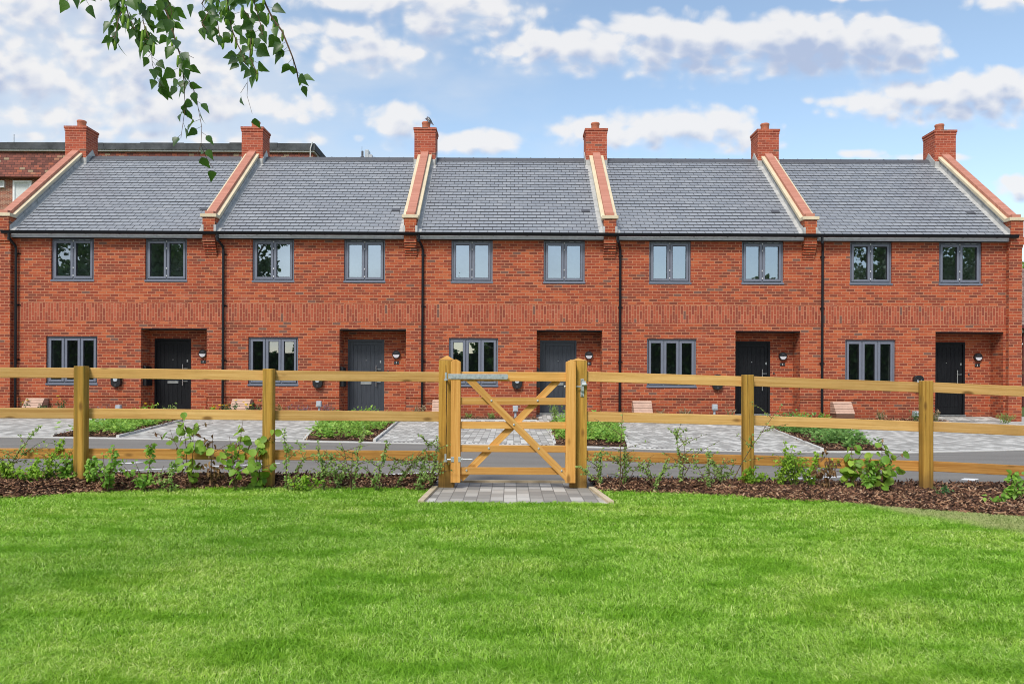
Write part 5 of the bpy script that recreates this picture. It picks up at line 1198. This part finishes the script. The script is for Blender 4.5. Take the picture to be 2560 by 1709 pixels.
def far_house():
    Y = 34; T = thing('neighbouring_house', (24, Y, 0), 'neighbouring house with brown tiled roof glimpsed past the right end of the terrace', 'house')
    m = MB(); m.box(22.0, 32, Y + .3, Y + 8, 0, 3.7); m.build('wall', MAT['oldbrick'], T)
    m = MB(); m.prism([(Y, 3.52), (Y, 3.64), (Y + 4.2, 6.75), (Y + 8.4, 3.64), (Y + 8.4, 3.52)], 21.6, 32.4, 'x'); m.build('roof', MAT['browntile'], T)
    m = MB(); m.box(21.6, 32.4, Y - .1, Y, 3.45, 3.6); m.tube([(22.9, Y + .1, 3.5), (22.9, Y + .22, 3.2), (22.9, Y + .22, 0)], .05, 8); m.build('gutter', plainc('maroon_gutter', (.1, .03, .03)), T)
    m = MB(); ring(m, 22.25, 23.3, 2.75, 3.42, .06, Y + .2, Y + .32); w = m.build('window', MAT['white'], T); m = MB(); m.quad((22.3, Y + .28, 2.8), (23.25, Y + .28, 2.8), (23.25, Y + .28, 3.38), (22.3, Y + .28, 3.38)); m.build('pane', MAT['glass'], w)
    T = thing('timber_fence', (15.6, 23.4, 0), 'taller brown timber fence beyond the right end of the terrace', 'fence')
    m = MB(); m.box(15.45, 15.57, 23.4, 23.52, 0, 1.93); m.build('post', MAT['post'], T); m = MB(); m.box(17.6, 17.72, 23.4, 23.52, 0, 1.93); m.build('post', MAT['post'], T)
    for z in (.9, 1.32, 1.75):
        m = MB(); m.box(15.57, 18.5, 23.44, 23.48, z, z + .09); m.build('rail', plainc('dark_rail', (.13, .06, .03)), T)
far_house()
tree('tree', 'bright green treetop behind the brown tiled roof at the far right', 41.5, 60, 11.3, 3.2, 5200, .34, 'treeleaf2', None, 4)
tree('tree', 'dark green tree just visible past the left end of the terrace', -21.5, 31, 6.5, 2.2, 2600, .2, 'treeleaf2', None, 5)
# trees and an added hedge across the green behind the camera: what the windows reflect
for k, (x, y, h, c) in enumerate(((-37, -17, 17, 6), (-28, -14, 15, 5.5), (-20, -13, 13.5, 3.6), (-9, -17, 7, 4), (1, -19, 6.5, 4), (10, -18, 7, 4), (18.5, -14, 9, 3), (28, -14, 15, 5.2), (38, -15, 16, 6))):
    tree('tree', ['tallest dark tree', 'full dark tree', 'slim dark tree', 'low broad tree', 'low round tree', 'low spreading tree', 'small dark tree', 'tall full tree', 'tall spreading tree'][k] + ' standing across the green behind the camera', x, y, h, c, 7500, .36, 'treeleaf', 'trees across the green', 20 + k)
def hedge():  # unseen hedge added to darken the lower panes, notched where they mirror sky
    r = random.Random(9); T = thing('hedge', (0, -12, 0), 'long tall dark hedge added behind the camera for the windows to reflect', 'hedge'); m = MB(); m.box(-52, 52, -12.8, -11.6, 0, 2.9); m.box(-52, -17.3, -12.8, -11.6, 2.9, 4); m.box(-15.1, -4.2, -12.8, -11.6, 2.9, 4); m.box(-1.5, 52, -12.8, -11.6, 2.9, 4); m.build('core', plainc('hedge_core', (.012, .022, .01)), T)
    lv = Leaves()
    for k in range(14000):
        x = r.uniform(-52, 52); z = (3.5 if -17.2 < x < -15.2 or -4.0 < x < -1.6 else 5.0) * r.random() * (1 - .25 * math.sin(x * .7) ** 2); lv.add((x, -11.5 + r.uniform(-.7, .35), z), rv(r), rv(r), r.uniform(.2, .45), .25, 'slim')
    lv.build('foliage', MAT['treeleaf'], T)
hedge()
